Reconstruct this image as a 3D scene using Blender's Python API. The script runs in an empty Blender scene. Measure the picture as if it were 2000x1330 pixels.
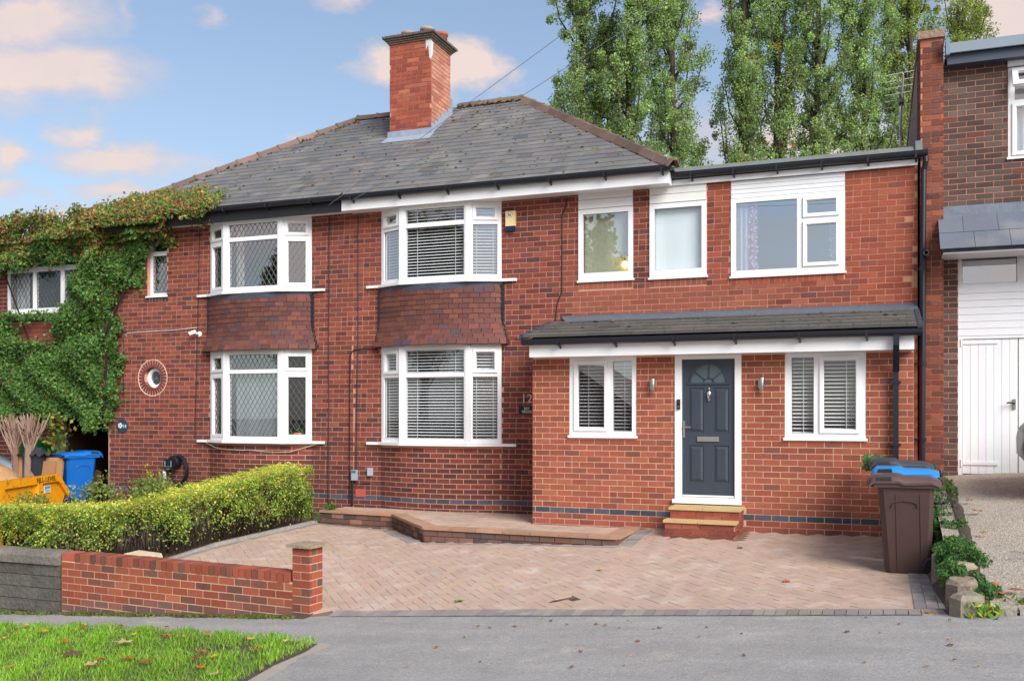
import bpy, math, random
import numpy as np
from mathutils import Matrix, Vector
R = math.radians
rnd = random.Random(7)
rng = np.random.default_rng(11)
SC = bpy.context.scene
COL = SC.collection

# ---------------------------------------------------------------- camera, sky, sun, exposure
YAW = math.atan(1865 / 4850)
CAM = Vector((0, 0, 1.70))
cd = bpy.data.cameras.new('camera'); cam = bpy.data.objects.new('camera', cd); COL.objects.link(cam)
cam.location = CAM; cam.rotation_euler = (R(90), 0, YAW)
cd.sensor_width = 36; cd.lens = 36 * 1865 / 2000; cd.shift_y = 137 / 2000; cd.clip_end = 2000; cd.clip_start = .05
SC.camera = cam
SC.view_settings.view_transform = 'Standard'; SC.view_settings.look = 'None'
SC.view_settings.gamma = 1; SC.view_settings.use_curve_mapping = False
SC.view_settings.exposure = 0.92
SUN_EL, SUN_AZ = R(35), R(128)          # azimuth clockwise from +Y
sd = bpy.data.lights.new('sun', 'SUN'); sd.energy = 2.7; sd.angle = R(38); sd.color = (1, .975, .935)
sun = bpy.data.objects.new('sun', sd); COL.objects.link(sun)
sdir = Vector((math.sin(SUN_AZ) * math.cos(SUN_EL), math.cos(SUN_AZ) * math.cos(SUN_EL), math.sin(SUN_EL)))
sun.rotation_euler = sdir.to_track_quat('Z', 'Y').to_euler(); sun.location = (20, 5, 30)

W = bpy.data.worlds.new('World'); SC.world = W; W.use_nodes = True
nt = W.node_tree; nt.nodes.clear()
def N(t, tree=None, **kw):
    n = (tree or nt).nodes.new(t)
    for k, v in kw.items(): setattr(n, k, v)
    return n
def MATH(op, a, b=None, tree=None, clamp=False):
    tree = tree or nt
    n = tree.nodes.new('ShaderNodeMath'); n.operation = op; n.use_clamp = clamp
    for i, x in enumerate((a, b)):
        if x is None: continue
        if isinstance(x, (int, float)): n.inputs[i].default_value = x
        else: tree.links.new(x, n.inputs[i])
    return n.outputs[0]
out = N('ShaderNodeOutputWorld'); bg = N('ShaderNodeBackground'); nt.links.new(bg.outputs[0], out.inputs[0])
sky = N('ShaderNodeTexSky'); sky.sky_type = 'NISHITA'; sky.sun_disc = False
sky.sun_elevation = SUN_EL; sky.sun_rotation = SUN_AZ; sky.air_density = 1.0; sky.dust_density = 1.2; sky.ozone_density = 1.5
bg.inputs[1].default_value = 0.080
tc = N('ShaderNodeTexCoord')
def DOT(v):
    n = N('ShaderNodeVectorMath', operation='DOT_PRODUCT'); nt.links.new(tc.outputs['Generated'], n.inputs[0]); n.inputs[1].default_value = v
    return n.outputs['Value']
ds_, dc_ = math.sin(YAW), math.cos(YAW)
dr, df, dz = DOT((dc_, ds_, 0)), DOT((-ds_, dc_, 0)), DOT((0, 0, 1))
fy = MATH('MAXIMUM', df, .05)
az, el = MATH('DIVIDE', dr, fy), MATH('DIVIDE', dz, fy)
nz = N('ShaderNodeTexNoise'); nz.inputs['Scale'].default_value = 1.0; nz.inputs['Detail'].default_value = 9; nz.inputs['Roughness'].default_value = .6
mp = N('ShaderNodeMapping'); mp.inputs['Scale'].default_value = (7, 7, 13); nt.links.new(tc.outputs['Generated'], mp.inputs[0]); nt.links.new(mp.outputs[0], nz.inputs[0])
noise = MATH('SUBTRACT', nz.outputs[0], .5)
def WN(scale, seed):
    m_ = N('ShaderNodeMapping'); m_.inputs['Scale'].default_value = scale; m_.inputs['Location'].default_value = (seed, seed * .7, 0); nt.links.new(tc.outputs['Generated'], m_.inputs[0])
    n_ = N('ShaderNodeTexNoise'); n_.inputs['Scale'].default_value = 1; n_.inputs['Detail'].default_value = 8; n_.inputs['Roughness'].default_value = .62; nt.links.new(m_.outputs[0], n_.inputs[0]); return MATH('SUBTRACT', n_.outputs[0], .5)
az = MATH('ADD', az, MATH('MULTIPLY', WN((9, 9, 16), 3.1), .16)); el = MATH('ADD', el, MATH('MULTIPLY', WN((10, 10, 20), 8.3), .075))
acc = None      # cumulus banks of this sky: direction (tan azimuth, tan elevation), half sizes, weight
for a, e, ra, re, wt in [(-.50,.405,.10,.034,1.1),(-.40,.415,.02,.03,.5),(-.49,.355,.12,.042,1.2),(-.43,.338,.05,.03,1),(-.455,.292,.035,.018,.9),(-.41,.265,.085,.020,1.2),(-.455,.262,.05,.014,.9),
        (-.39,.228,.06,.02,1.1),(-.33,.225,.05,.012,.8),(-.535,.265,.025,.028,1),(-.53,.228,.04,.016,.9),(-.46,.20,.10,.02,.7),(-.485,.222,.03,.008,.5),(-.215,.285,.025,.010,.6),
        (-.125,.36,.05,.024,1.1),(-.06,.36,.045,.028,1.1),(-.035,.35,.045,.015,.7),(.0,.345,.02,.01,.4),(-.17,.43,.05,.015,.9),(-.315,.41,.02,.012,.5),(.21,.42,.02,.014,.8),(.52,.42,.06,.07,1.3),(.3,.28,.2,.06,.9),(.1,.24,.2,.045,.5)]:
    x = MATH('DIVIDE', MATH('SUBTRACT', az, a), ra * 1.25); y = MATH('DIVIDE', MATH('SUBTRACT', el, e), re * 1.25)
    d = MATH('SQRT', MATH('ADD', MATH('MULTIPLY', x, x), MATH('MULTIPLY', y, y)))
    b = MATH('MULTIPLY', MATH('SUBTRACT', 1.0, d, clamp=True), wt)
    acc = b if acc is None else MATH('MAXIMUM', acc, b)
front = MATH('MULTIPLY', MATH('SUBTRACT', df, .1), 8, clamp=True)
fine = MATH('MULTIPLY', noise, 1.5)
m1 = MATH('MULTIPLY', MATH('DIVIDE', MATH('ADD', MATH('SUBTRACT', acc, .10), MATH('MULTIPLY', fine, MATH('ADD', MATH('MULTIPLY', acc, .85), .05))), .66, clamp=True), front)
nz2 = N('ShaderNodeTexNoise'); nz2.inputs['Scale'].default_value = 1; nz2.inputs['Detail'].default_value = 7
mp2 = N('ShaderNodeMapping'); mp2.inputs['Scale'].default_value = (2.6, 2.6, 5); nt.links.new(tc.outputs['Generated'], mp2.inputs[0]); nt.links.new(mp2.outputs[0], nz2.inputs[0])
m2 = MATH('MULTIPLY', MATH('MULTIPLY', MATH('SUBTRACT', nz2.outputs[0], .43), 5, clamp=True), MATH('SUBTRACT', 1.0, front))
mask = MATH('MULTIPLY', MATH('MAXIMUM', m1, m2), .92)
# thin veil of high cloud that whitens the air toward the horizon
veil = MATH('MULTIPLY', MATH('SUBTRACT', 1.0, MATH('MULTIPLY', dz, 1.5), clamp=True), .46)
mixv = N('ShaderNodeMix', data_type='RGBA'); nt.links.new(veil, mixv.inputs[0]); mixv.inputs[7].default_value = (4.5, 4.8, 5.0, 1)
gain = N('ShaderNodeMix', data_type='RGBA', blend_type='MULTIPLY'); gain.inputs[0].default_value = 1; nt.links.new(sky.outputs[0], gain.inputs[6]); gain.inputs[7].default_value = (1.02, 1.10, 1.14, 1)
nt.links.new(gain.outputs[2], mixv.inputs[6])
shade = N('ShaderNodeMix', data_type='RGBA'); shade.inputs[6].default_value = (4.5, 4.0, 4.15, 1); shade.inputs[7].default_value = (6.1, 4.95, 4.5, 1)
nt.links.new(MATH('MULTIPLY', MATH('ADD', MATH('MAXIMUM', m1, m2), fine), .8, clamp=True), shade.inputs[0])
mixc = N('ShaderNodeMix', data_type='RGBA'); nt.links.new(mask, mixc.inputs[0]); nt.links.new(mixv.outputs[2], mixc.inputs[6]); nt.links.new(shade.outputs[2], mixc.inputs[7])
nt.links.new(mixc.outputs[2], bg.inputs[0])

# ---------------------------------------------------------------- materials
def lin(x): x /= 255; return x / 12.92 if x <= .04045 else ((x + .055) / 1.055) ** 2.4
def C(r, g, b, k=1.0): return (lin(r) * k, lin(g) * k, lin(b) * k)
M = {}
def mat(name, col=(1, 1, 1), rough=.6, metal=0, noise=None, bump=None, col2=None, spec=.5, stain=None, trans=0):
    """base = vertex colour x object colour x col, mottled by world-space noise; optional second colour in blotches"""
    m = bpy.data.materials.new(name); m.use_nodes = True; t = m.node_tree; b = t.nodes['Principled BSDF']
    b.inputs['Roughness'].default_value = rough; b.inputs['Metallic'].default_value = metal; b.inputs['Specular IOR Level'].default_value = spec
    at = N('ShaderNodeAttribute', t, attribute_name='col'); oi = N('ShaderNodeObjectInfo', t)
    def mul(a, bb):
        n = N('ShaderNodeMix', t, data_type='RGBA', blend_type='MULTIPLY'); n.inputs[0].default_value = 1
        for i, x in ((6, a), (7, bb)):
            if isinstance(x, tuple): n.inputs[i].default_value = (*x, 1)
            else: t.links.new(x, n.inputs[i])
        return n.outputs[2]
    c = mul(mul(at.outputs['Color'], oi.outputs['Color']), tuple(col))
    geo = N('ShaderNodeNewGeometry', t)
    def nz(scale, detail=5, vec=None):
        n = N('ShaderNodeTexNoise', t); n.inputs['Detail'].default_value = detail
        if isinstance(scale, tuple):
            mp = N('ShaderNodeMapping', t); mp.inputs['Scale'].default_value = scale; t.links.new(geo.outputs['Position'], mp.inputs[0]); t.links.new(mp.outputs[0], n.inputs[0]); n.inputs['Scale'].default_value = 1
        else:
            t.links.new(geo.outputs['Position'], n.inputs[0]); n.inputs['Scale'].default_value = scale
        return n.outputs[0]
    if stain:      # (scale, threshold, softness, colour, amount)
        s = MATH('MULTIPLY', MATH('DIVIDE', MATH('SUBTRACT', nz(stain[0], 6), stain[1], t), stain[2], t, True), stain[4], t)
        n = N('ShaderNodeMix', t, data_type='RGBA'); t.links.new(s, n.inputs[0]); t.links.new(c, n.inputs[6]); n.inputs[7].default_value = (*stain[3], 1); c = n.outputs[2]
    for sc_, am in (noise or []):
        v = MATH('ADD', MATH('MULTIPLY', MATH('SUBTRACT', nz(sc_), .5, t), am * 2, t), 1.0, t)
        n = N('ShaderNodeMix', t, data_type='RGBA', blend_type='MULTIPLY'); n.inputs[0].default_value = 1; t.links.new(c, n.inputs[6]); t.links.new(v, n.inputs[7]); c = n.outputs[2]
    t.links.new(c, b.inputs['Base Color'])
    if bump:
        bn = N('ShaderNodeBump', t); bn.inputs['Strength'].default_value = bump[1]; bn.inputs['Distance'].default_value = bump[2] if len(bump) > 2 else .01
        t.links.new(nz(bump[0], 6), bn.inputs['Height']); t.links.new(bn.outputs[0], b.inputs['Normal'])
    if trans:
        tr = N('ShaderNodeBsdfTranslucent', t); t.links.new(c, tr.inputs[0]); mx = N('ShaderNodeMixShader', t); mx.inputs[0].default_value = trans
        t.links.new(b.outputs[0], mx.inputs[1]); t.links.new(tr.outputs[0], mx.inputs[2]); t.links.new(mx.outputs[0], t.nodes['Material Output'].inputs[0])
    M[name] = m
    return m
def glassmat(name, tint, refl, rough=0.0):
    m = bpy.data.materials.new(name); m.use_nodes = True; t = m.node_tree; t.nodes.clear()
    o = N('ShaderNodeOutputMaterial', t); tr = N('ShaderNodeBsdfTransparent', t); gl = N('ShaderNodeBsdfGlossy', t); mx = N('ShaderNodeMixShader', t)
    tr.inputs[0].default_value = (*tint, 1); gl.inputs[0].default_value = (.93, .97, 1, 1); gl.inputs['Roughness'].default_value = rough
    fr = N('ShaderNodeFresnel', t); fr.inputs[0].default_value = 1.5
    geo = N('ShaderNodeNewGeometry', t); nn = N('ShaderNodeTexNoise', t); nn.inputs['Scale'].default_value = 1.3; t.links.new(geo.outputs['Position'], nn.inputs[0])
    bn = N('ShaderNodeBump', t); bn.inputs['Strength'].default_value = .04; bn.inputs['Distance'].default_value = .02; t.links.new(nn.outputs[0], bn.inputs['Height']); t.links.new(bn.outputs[0], gl.inputs['Normal'])
    t.links.new(MATH('MULTIPLY', MATH('ADD', fr.outputs[0], refl, t, True), MATH('SUBTRACT', 1.0, geo.outputs['Backfacing'], t), t), mx.inputs[0]); t.links.new(tr.outputs[0], mx.inputs[1]); t.links.new(gl.outputs[0], mx.inputs[2]); t.links.new(mx.outputs[0], o.inputs[0])
    M[name] = m
glassmat('glass', (.96, .975, .98), .085)
glassmat('bright_glass', (.95, .965, .97), .34)
glassmat('sky_glass', (.93, .96, .98), .48)
glassmat('dark_glass', (.6, .63, .65), .06)
mat('brick', rough=.88, noise=[(38, .22), (7, .14), (1.1, .10), ((2.6, 2.6, .5), .16)], bump=(140, .5, .004), spec=.25)
mat('mortar', C(192, 144, 124), .95, noise=[(60, .15), (2.2, .14)], bump=(220, .6, .004), spec=.15)
mat('pale_mortar', C(210, 172, 142), .95, noise=[(60, .15), (2.2, .12)], bump=(220, .6, .004), spec=.15)
mat('dark_mortar', C(188, 132, 110), .95, noise=[(60, .15), (2.2, .12)], spec=.15)
mat('slate', rough=.66, noise=[(40, .16), (2.0, .16), (.7, .14)], bump=(70, .5, .004), spec=.4, stain=((1.6, 1.6, 1.6), .55, .15, C(190, 186, 176, .6), .35))
mat('concrete_tile', rough=.8, noise=[(45, .2), (5, .15)], bump=(120, .6, .005), spec=.25, stain=(9, .64, .08, C(70, 70, 46, .8), .5))
mat('clay_tile', rough=.75, noise=[(25, .2), (5, .2)], bump=(80, .4, .004), spec=.3)
mat('upvc', C(236, 236, 237), .34, noise=[(3, .04), ((9, 9, 1.5), .035)], spec=.45)
mat('white_board', C(238, 240, 243), .45, noise=[(4, .04), (30, .02)])
mat('white_paint', C(236, 238, 240), .5, noise=[((14, 14, 1.2), .03), (3, .04)], bump=(50, .2, .003))
mat('black_plastic', C(30, 32, 42), .32, noise=[(20, .15)])
mat('black_timber', C(32, 33, 38), .6, noise=[(20, .25)], bump=(50, .4, .004))
mat('lead', C(112, 121, 134), .55, noise=[(9, .28), (40, .12)], bump=(18, .5, .01))
mat('roof_lead', C(88, 95, 106), .6, noise=[(9, .25), (40, .15)], bump=(18, .5, .01))
mat('dark_lead', C(66, 72, 86), .5, noise=[(9, .35), (40, .2)], bump=(30, .6, .01))
mat('felt', C(112, 118, 116), .9, noise=[(6, .25), (70, .2)], bump=(150, .5, .004))
mat('door_paint', C(55, 63, 75), .42, noise=[((30, 30, 4), .07)], bump=((60, 60, 6), .35, .003))
mat('steel', C(190, 188, 184), .3, 1)
mat('chrome', C(220, 214, 208), .22, 1)
mat('sandstone', C(186, 160, 112), .85, noise=[(25, .14), (4, .12)], bump=(60, .4, .004))
mat('stone', rough=.92, noise=[(18, .3), (4, .3), (90, .15)], bump=(22, .9, .02), spec=.2)
mat('paver', rough=.93, noise=[(60, .12), (9, .07), (1.3, .12), (.5, .08)], bump=(160, .5, .003), spec=.15, stain=(2.6, .56, .16, C(216, 200, 188, .82), .5))
mat('asphalt', (.315, .30, .288), .93, noise=[(75, .7), (26, .22), (5, .12), (1.3, .2), ((.5, 2.6, 1), .2)], bump=(260, .6, .004), spec=.2, stain=(1.5, .60, .10, (.46, .42, .36), .55))
mat('sand', (.36, .31, .265), .95, noise=[(60, .2), (5, .15)], bump=(150, .4, .003))
mat('soil', (.085, .06, .042), .95, noise=[(30, .4), (5, .25)], bump=(40, .9, .02))
mat('gravel', (.39, .335, .27), .9, noise=[(95, .95), (38, .8), (3, .16)], bump=(60, 1, .02), stain=(1.4, .56, .12, (.17, .155, .14), .6))
mat('leaf', rough=.5, noise=[(14, .18)], spec=.35, trans=.5)
mat('grass', rough=.55, noise=[(3, .2)], spec=.3, trans=.3)
mat('bark', C(120, 104, 92, .8), .95, noise=[((14, 14, 3), .35)], bump=((40, 40, 8), .8, .02))
mat('pale_bark', C(186, 168, 158), .9, noise=[((60, 60, 9), .35)], bump=((60, 60, 12), .8, .01))
mat('plain', rough=.6, noise=[(8, .06)])
mat('plastic', rough=.42, noise=[(5, .10), (60, .05)], spec=.4)
mat('skip_paint', C(238, 160, 12), .5, noise=[(6, .12)], stain=(13, .58, .1, C(120, 66, 34), .75), bump=(40, .3, .004))
mat('car_paint', rough=.35, spec=.35, noise=[(2, .02)])
mat('cloth', rough=.95, noise=[((40, 40, 2), .08)], trans=.1)
mat('net', rough=.95, noise=[((30, 30, 1), .06)], trans=.06)
mat('card', C(164, 122, 84), .85, noise=[(6, .12)])
mat('room', C(150, 142, 132), .9)
lm = bpy.data.materials.new('lamp'); lm.use_nodes = True; lm.node_tree.nodes['Principled BSDF'].inputs['Emission Color'].default_value = (1, .72, .3, 1); lm.node_tree.nodes['Principled BSDF'].inputs['Emission Strength'].default_value = 5; M['lamp'] = lm

# ---------------------------------------------------------------- mesh helpers
ORG = {}
def org(o):
    while o.parent: o = o.parent
    return ORG.get(o.name, Vector((0, 0, 0)))
def tag(o, label=None, cat=None, group=None, kind=None):
    for k, v in (('label', label), ('category', cat), ('group', group), ('kind', kind)):
        if v: o[k] = v
    return o
def thing(name, label, cat, loc=(0, 0, 0), group=None):
    o = bpy.data.objects.new(name, None); COL.objects.link(o); o.location = loc; o.empty_display_size = .1
    ORG[o.name] = Vector(loc)
    return tag(o, label, cat, group)
class MB:
    def __init__(s): s.v = []; s.f = []; s.c = []; s.T = None
    def add(s, verts, faces, col=(1, 1, 1)):
        n = len(s.v)
        if s.T is not None: verts = [s.T @ Vector(p) for p in verts]
        s.v += [tuple(p) for p in verts]; s.f += [tuple(i + n for i in f) for f in faces]; s.c += [col] * len(faces)
        return s
    def box(s, x0, x1, y0, y1, z0, z1, col=(1, 1, 1)):
        return s.add([(x0,y0,z0),(x1,y0,z0),(x1,y1,z0),(x0,y1,z0),(x0,y0,z1),(x1,y0,z1),(x1,y1,z1),(x0,y1,z1)],
                     [(0,3,2,1),(4,5,6,7),(0,1,5,4),(1,2,6,5),(2,3,7,6),(3,0,4,7)], col)
    def hexa(s, p, col=(1, 1, 1)):      # 8 corners, bottom ring then top ring
        return s.add(p, [(0,3,2,1),(4,5,6,7),(0,1,5,4),(1,2,6,5),(2,3,7,6),(3,0,4,7)], col)
    def bar(s, a, b, w, h, col=(1, 1, 1), up=(0, 0, 1)):
        a, b = Vector(a), Vector(b); d = (b - a).normalized(); x = d.cross(Vector(up))
        if x.length < 1e-4: x = d.cross(Vector((1, 0, 0)))
        x.normalize(); y = x.cross(d); x *= w / 2; y *= h / 2
        return s.hexa([a-x-y, a+x-y, b+x-y, b-x-y, a-x+y, a+x+y, b+x+y, b-x+y], col)
    def prism(s, poly, z0, z1, col=(1, 1, 1)):       # plan polygon (ccw), extruded in z
        n = len(poly)
        return s.add([(x, y, z0) for x, y in poly] + [(x, y, z1) for x, y in poly],
                     [tuple(range(n))[::-1], tuple(range(n, 2 * n))] + [(i, (i+1) % n, n+(i+1) % n, n+i) for i in range(n)], col)
    def prof(s, poly, u0, u1, col=(1, 1, 1)):        # (y,z) section extruded along x
        n = len(poly)
        return s.add([(u0, y, z) for y, z in poly] + [(u1, y, z) for y, z in poly],
                     [tuple(range(n)), tuple(range(n, 2 * n))[::-1]] + [((i+1) % n, i, n+i, n+(i+1) % n) for i in range(n)], col)
    def tube(s, pts, r, n=6, col=(1, 1, 1), r1=None):
        pts = [Vector(p) for p in pts]; k = len(pts); vs = []; fs = []
        rs = r if isinstance(r, (list, tuple)) else [r + ((r1 if r1 is not None else r) - r) * i / max(1, k - 1) for i in range(k)]
        ref = None
        for i, p in enumerate(pts):
            d = (pts[min(i+1, k-1)] - pts[max(i-1, 0)]).normalized()
            if ref is None: ref = Vector((0, 0, 1)) if abs(d.z) < .9 else Vector((1, 0, 0))
            x = d.cross(ref)
            if x.length < 1e-3: x = d.cross(Vector((.3, 1, .2)))
            x.normalize(); y = x.cross(d)
            for j in range(n):
                a = 2 * math.pi * j / n; vs.append(p + (x * math.cos(a) + y * math.sin(a)) * rs[i])
        for i in range(k - 1):
            for j in range(n): fs.append((i*n+j, i*n+(j+1) % n, (i+1)*n+(j+1) % n, (i+1)*n+j))
        fs.append(tuple(range(n))[::-1]); fs.append(tuple(range((k-1)*n, k*n)))
        return s.add(vs, fs, col)
    def lathe(s, prof, c=(0, 0, 0), n=16, axis='z', col=(1, 1, 1), caps=True):
        vs = []; fs = []; k = len(prof)
        for r, h in prof:
            for j in range(n):
                a = 2 * math.pi * j / n; x, y = r * math.cos(a), r * math.sin(a)
                vs.append(Vector(c) + Vector({'z': (x, y, h), 'y': (x, h, y), 'x': (h, x, y)}[axis]))
        for i in range(k - 1):
            for j in range(n): fs.append((i*n+j, i*n+(j+1) % n, (i+1)*n+(j+1) % n, (i+1)*n+j))
        if caps: fs.append(tuple(range(n))[::-1]); fs.append(tuple(range((k-1)*n, k*n)))
        return s.add(vs, fs, col)
    def grid(s, us, vs, fn, col=(1, 1, 1)):
        n = len(vs); s.add([fn(u, v) for u in us for v in vs], [(i*n+j, (i+1)*n+j, (i+1)*n+j+1, i*n+j+1) for i in range(len(us)-1) for j in range(n-1)], col)
        return s
    def holed(s, x0, x1, z0, z1, holes, y0, y1, col=(1, 1, 1)):   # slab in the x-z plane with rectangular holes
        zs = sorted({z0, z1, *[min(max(z, z0), z1) for h in holes for z in h[2:]]})
        for a, b in zip(zs, zs[1:]):
            if b - a < 1e-5: continue
            m = (a + b) / 2; cuts = sorted((max(h[0], x0), min(h[1], x1)) for h in holes if h[2] < m < h[3] and h[1] > x0 and h[0] < x1)
            x = x0
            for c0, c1 in cuts:
                if c0 > x + 1e-5: s.box(x, c0, y0, y1, a, b, col)
                x = max(x, c1)
            if x < x1 - 1e-5: s.box(x, x1, y0, y1, a, b, col)
        return s
    def build(s, name, m, parent=None, smooth=False, kind=None):
        me = bpy.data.meshes.new(name); o3 = org(parent) if parent else Vector((0, 0, 0))
        me.from_pydata([(p[0]-o3.x, p[1]-o3.y, p[2]-o3.z) for p in s.v], [], s.f)
        at = me.attributes.new('col', 'FLOAT_COLOR', 'CORNER')
        cc = np.ones((len(me.loops), 4), np.float32); i = 0
        for p, c in zip(me.polygons, s.c): cc[p.loop_start:p.loop_start + p.loop_total, :3] = c
        at.data.foreach_set('color', cc.ravel())
        if smooth: me.shade_smooth() if hasattr(me, 'shade_smooth') else me.polygons.foreach_set('use_smooth', [True] * len(me.polygons))
        me.materials.append(M[m] if isinstance(m, str) else m); me.update()
        o = bpy.data.objects.new(name, me); COL.objects.link(o)
        if parent: o.parent = parent
        if kind: o['kind'] = kind
        return o
def unit_mesh(name, verts=None, faces=None, mat_='brick'):
    b = MB()
    if verts: b.add(verts, faces)
    else: b.box(-.5, .5, -.5, .5, -.5, .5)
    me = bpy.data.meshes.new(name); me.from_pydata(b.v, [], b.f)
    at = me.attributes.new('col', 'FLOAT_COLOR', 'CORNER'); at.data.foreach_set('color', np.ones(len(me.loops) * 4, np.float32)); me.materials.append(M[mat_])
    me['u'] = 1
    return me, b.v, b.f
UNIT = {}
class Pieces:
    """pieces alike in shape: the ones that show largest become objects, the rest one joined part"""
    def __init__(s, name, mat_, verts=None, faces=None):
        key = (name, mat_); s.name = name; s.mat = mat_
        if key not in UNIT: UNIT[key] = unit_mesh(name, verts, faces, mat_)
        s.me, s.uv, s.uf = UNIT[key]; s.items = []
    def add(s, mx, col): s.items.append((mx, col))
    def box(s, x0, x1, y0, y1, z0, z1, col): s.add(Matrix.LocRotScale(Vector(((x0+x1)/2, (y0+y1)/2, (z0+z1)/2)), None, Vector((x1-x0, y1-y0, z1-z0))), col)
    def flush(s, parent, limit=300, rest=None):
        def rank(it):
            t = it[0].translation - CAM; sc = it[0].to_scale(); return -max(sc.x, .03) * max(sc.z, sc.y if sc.z < .06 else 0) / t.length_squared
        s.items.sort(key=rank); o3 = org(parent)
        for mx, col in s.items[:limit]:
            o = bpy.data.objects.new(s.name, s.me); COL.objects.link(o); o.parent = parent
            m = mx.copy(); m.translation = mx.translation - o3; o.matrix_local = m; o.color = (*col, 1)
        if len(s.items) > limit:
            b = MB()
            for mx, col in s.items[limit:]: b.add([mx @ Vector(p) for p in s.uv], s.uf, col)
            b.build(rest or s.name + '_field', s.mat, parent, kind='stuff')
        s.items = []
def leaf_mesh(name, pos, size, col, parent=None, m='leaf', nrm=None, kind='stuff', aspect=.6, tip=None, flat=0.0):
    n = len(pos)
    if tip is None: tip = rng.normal(size=(n, 3))
    tip = tip / (np.linalg.norm(tip, axis=1, keepdims=True) + 1e-9)
    if nrm is None: nrm = rng.normal(size=(n, 3))
    side = np.cross(tip, nrm); side /= (np.linalg.norm(side, axis=1, keepdims=True) + 1e-9)
    up = np.cross(side, tip)
    sz = np.asarray(size).reshape(-1, 1) * np.ones((n, 1))
    a = pos - tip * sz * .5; b = pos + side * sz * aspect * .5 + up * sz * .06; c = pos + tip * sz * .5; d = pos - side * sz * aspect * .5 + up * sz * .06
    o3 = np.array(org(parent)) if parent else np.zeros(3)
    v = (np.stack([a, b, c, d], 1).reshape(-1, 3) - o3).astype(np.float32)
    me = bpy.data.meshes.new(name); me.vertices.add(4 * n); me.vertices.foreach_set('co', v.ravel())
    me.loops.add(4 * n); me.loops.foreach_set('vertex_index', np.arange(4 * n, dtype=np.int32))
    me.polygons.add(n); me.polygons.foreach_set('loop_start', np.arange(n, dtype=np.int32) * 4); me.polygons.foreach_set('loop_total', np.full(n, 4, np.int32))
    at = me.attributes.new('col', 'FLOAT_COLOR', 'CORNER'); cc = np.ones((n, 4, 4), np.float32); cc[:, :, :3] = np.asarray(col).reshape(-1, 1, 3); at.data.foreach_set('color', cc.ravel())
    me.materials.append(M[m]); me.update(calc_edges=True)
    o = bpy.data.objects.new(name, me); COL.objects.link(o)
    if parent: o.parent = parent
    if kind: o['kind'] = kind
    return o
def jit(c, a=.1, b=.03):
    k = 1 + rnd.uniform(-a, a); return tuple(max(0, x * k * (1 + rnd.uniform(-b, b))) for x in c)
def pick(pal):      # [(weight, colour)]
    r = rnd.random() * sum(w for w, _ in pal)
    for w, c in pal:
        r -= w
        if r <= 0: return c
    return pal[-1][1]
def palette_np(pal, n, a=.2):
    w = np.array([p[0] for p in pal], float); c = np.array([p[1] for p in pal]); i = rng.choice(len(pal), n, p=w / w.sum())
    return c[i] * (1 + rng.uniform(-a, a, (n, 1)))
def inside(poly, x, y):
    x = np.asarray(x); y = np.asarray(y); r = np.zeros(x.shape, bool); n = len(poly); j = n - 1
    for i in range(n):
        xi, yi = poly[i]; xj, yj = poly[j]
        r ^= ((yi > y) != (yj > y)) & (x < (xj - xi) * (y - yi) / (yj - yi + 1e-12) + xi); j = i
    return r
# ---------------------------------------------------------------- heights of the sloping street and plots
def zf(u): return -.04 + .0795 * (max(-16., min(3., u)) - .43)
def vf(u): return 8.9 if u > -5.7 else 8.9 + (-5.7 - u) * .075
class TPS:
    def __init__(s, pts):
        p = np.array(pts, float); s.p = p; n = len(p)
        d = np.linalg.norm(p[:, None, :2] - p[None, :, :2], axis=2); K = np.where(d > 0, d * d * np.log(d + 1e-12), 0) + np.eye(n) * .02
        A = np.zeros((n+3, n+3)); A[:n, :n] = K; A[:n, n] = 1; A[:n, n+1:] = p[:, :2]; A[n, :n] = 1; A[n+1:, :n] = p[:, :2].T
        s.w = np.linalg.solve(A, np.concatenate([p[:, 2], [0, 0, 0]]))
    def __call__(s, x, y):
        d = np.hypot(s.p[:, 0] - x, s.p[:, 1] - y); k = np.where(d > 0, d * d * np.log(d + 1e-12), 0)
        return float(k @ s.w[:-3] + s.w[-3] + s.w[-2] * x + s.w[-1] * y)
ZD = TPS([(-8.6,13.55,-.15),(-7.2,13.45,-.18),(-6,12.1,-.15),(-3.2,12.1,-.05),(-2.6,12.6,.03),(-1,13.2,.06),(.45,13.25,.10),(.43,11.1,-.04),(.43,8.9,zf(.43)),(-1,8.9,zf(-1)),(-2.5,8.9,zf(-2.5)),(-4,8.9,zf(-4)),(-5.6,8.9,zf(-5.6)),(-8.6,9.97,-.25),(-7.3,9.3,-.40),(-1.5,11,-.06),(-4.5,10.5,-.2)])
ZL = TPS([(-8.6,13.55,-.15),(-8.6,9.97,-.25),(-8.6,9.3,-.32),(-10,9.4,-.35),(-13,9.5,-.45),(-17,9.6,-.6),(-10,13.8,-.2),(-13.5,13.8,-.15),(-17,13.8,-.3),(-13.5,12,-.35),(-24,12,-.6),(-15,17,-.15),(-24,17,-.4)])
ZG = TPS([(.8,14.5,.79),(4,14.5,.98),(12,14.5,1.3),(.8,12,.56),(4,12,.75),(.85,10.7,.35),(4,10.7,.6),(.9,9.7,.15),(4,9.7,.42),(.88,8.85,.02),(1.1,8.85,.03),(4,8.85,zf(3)+.04),(12,8.85,zf(3)+.1),(12,12,.9)])
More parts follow.
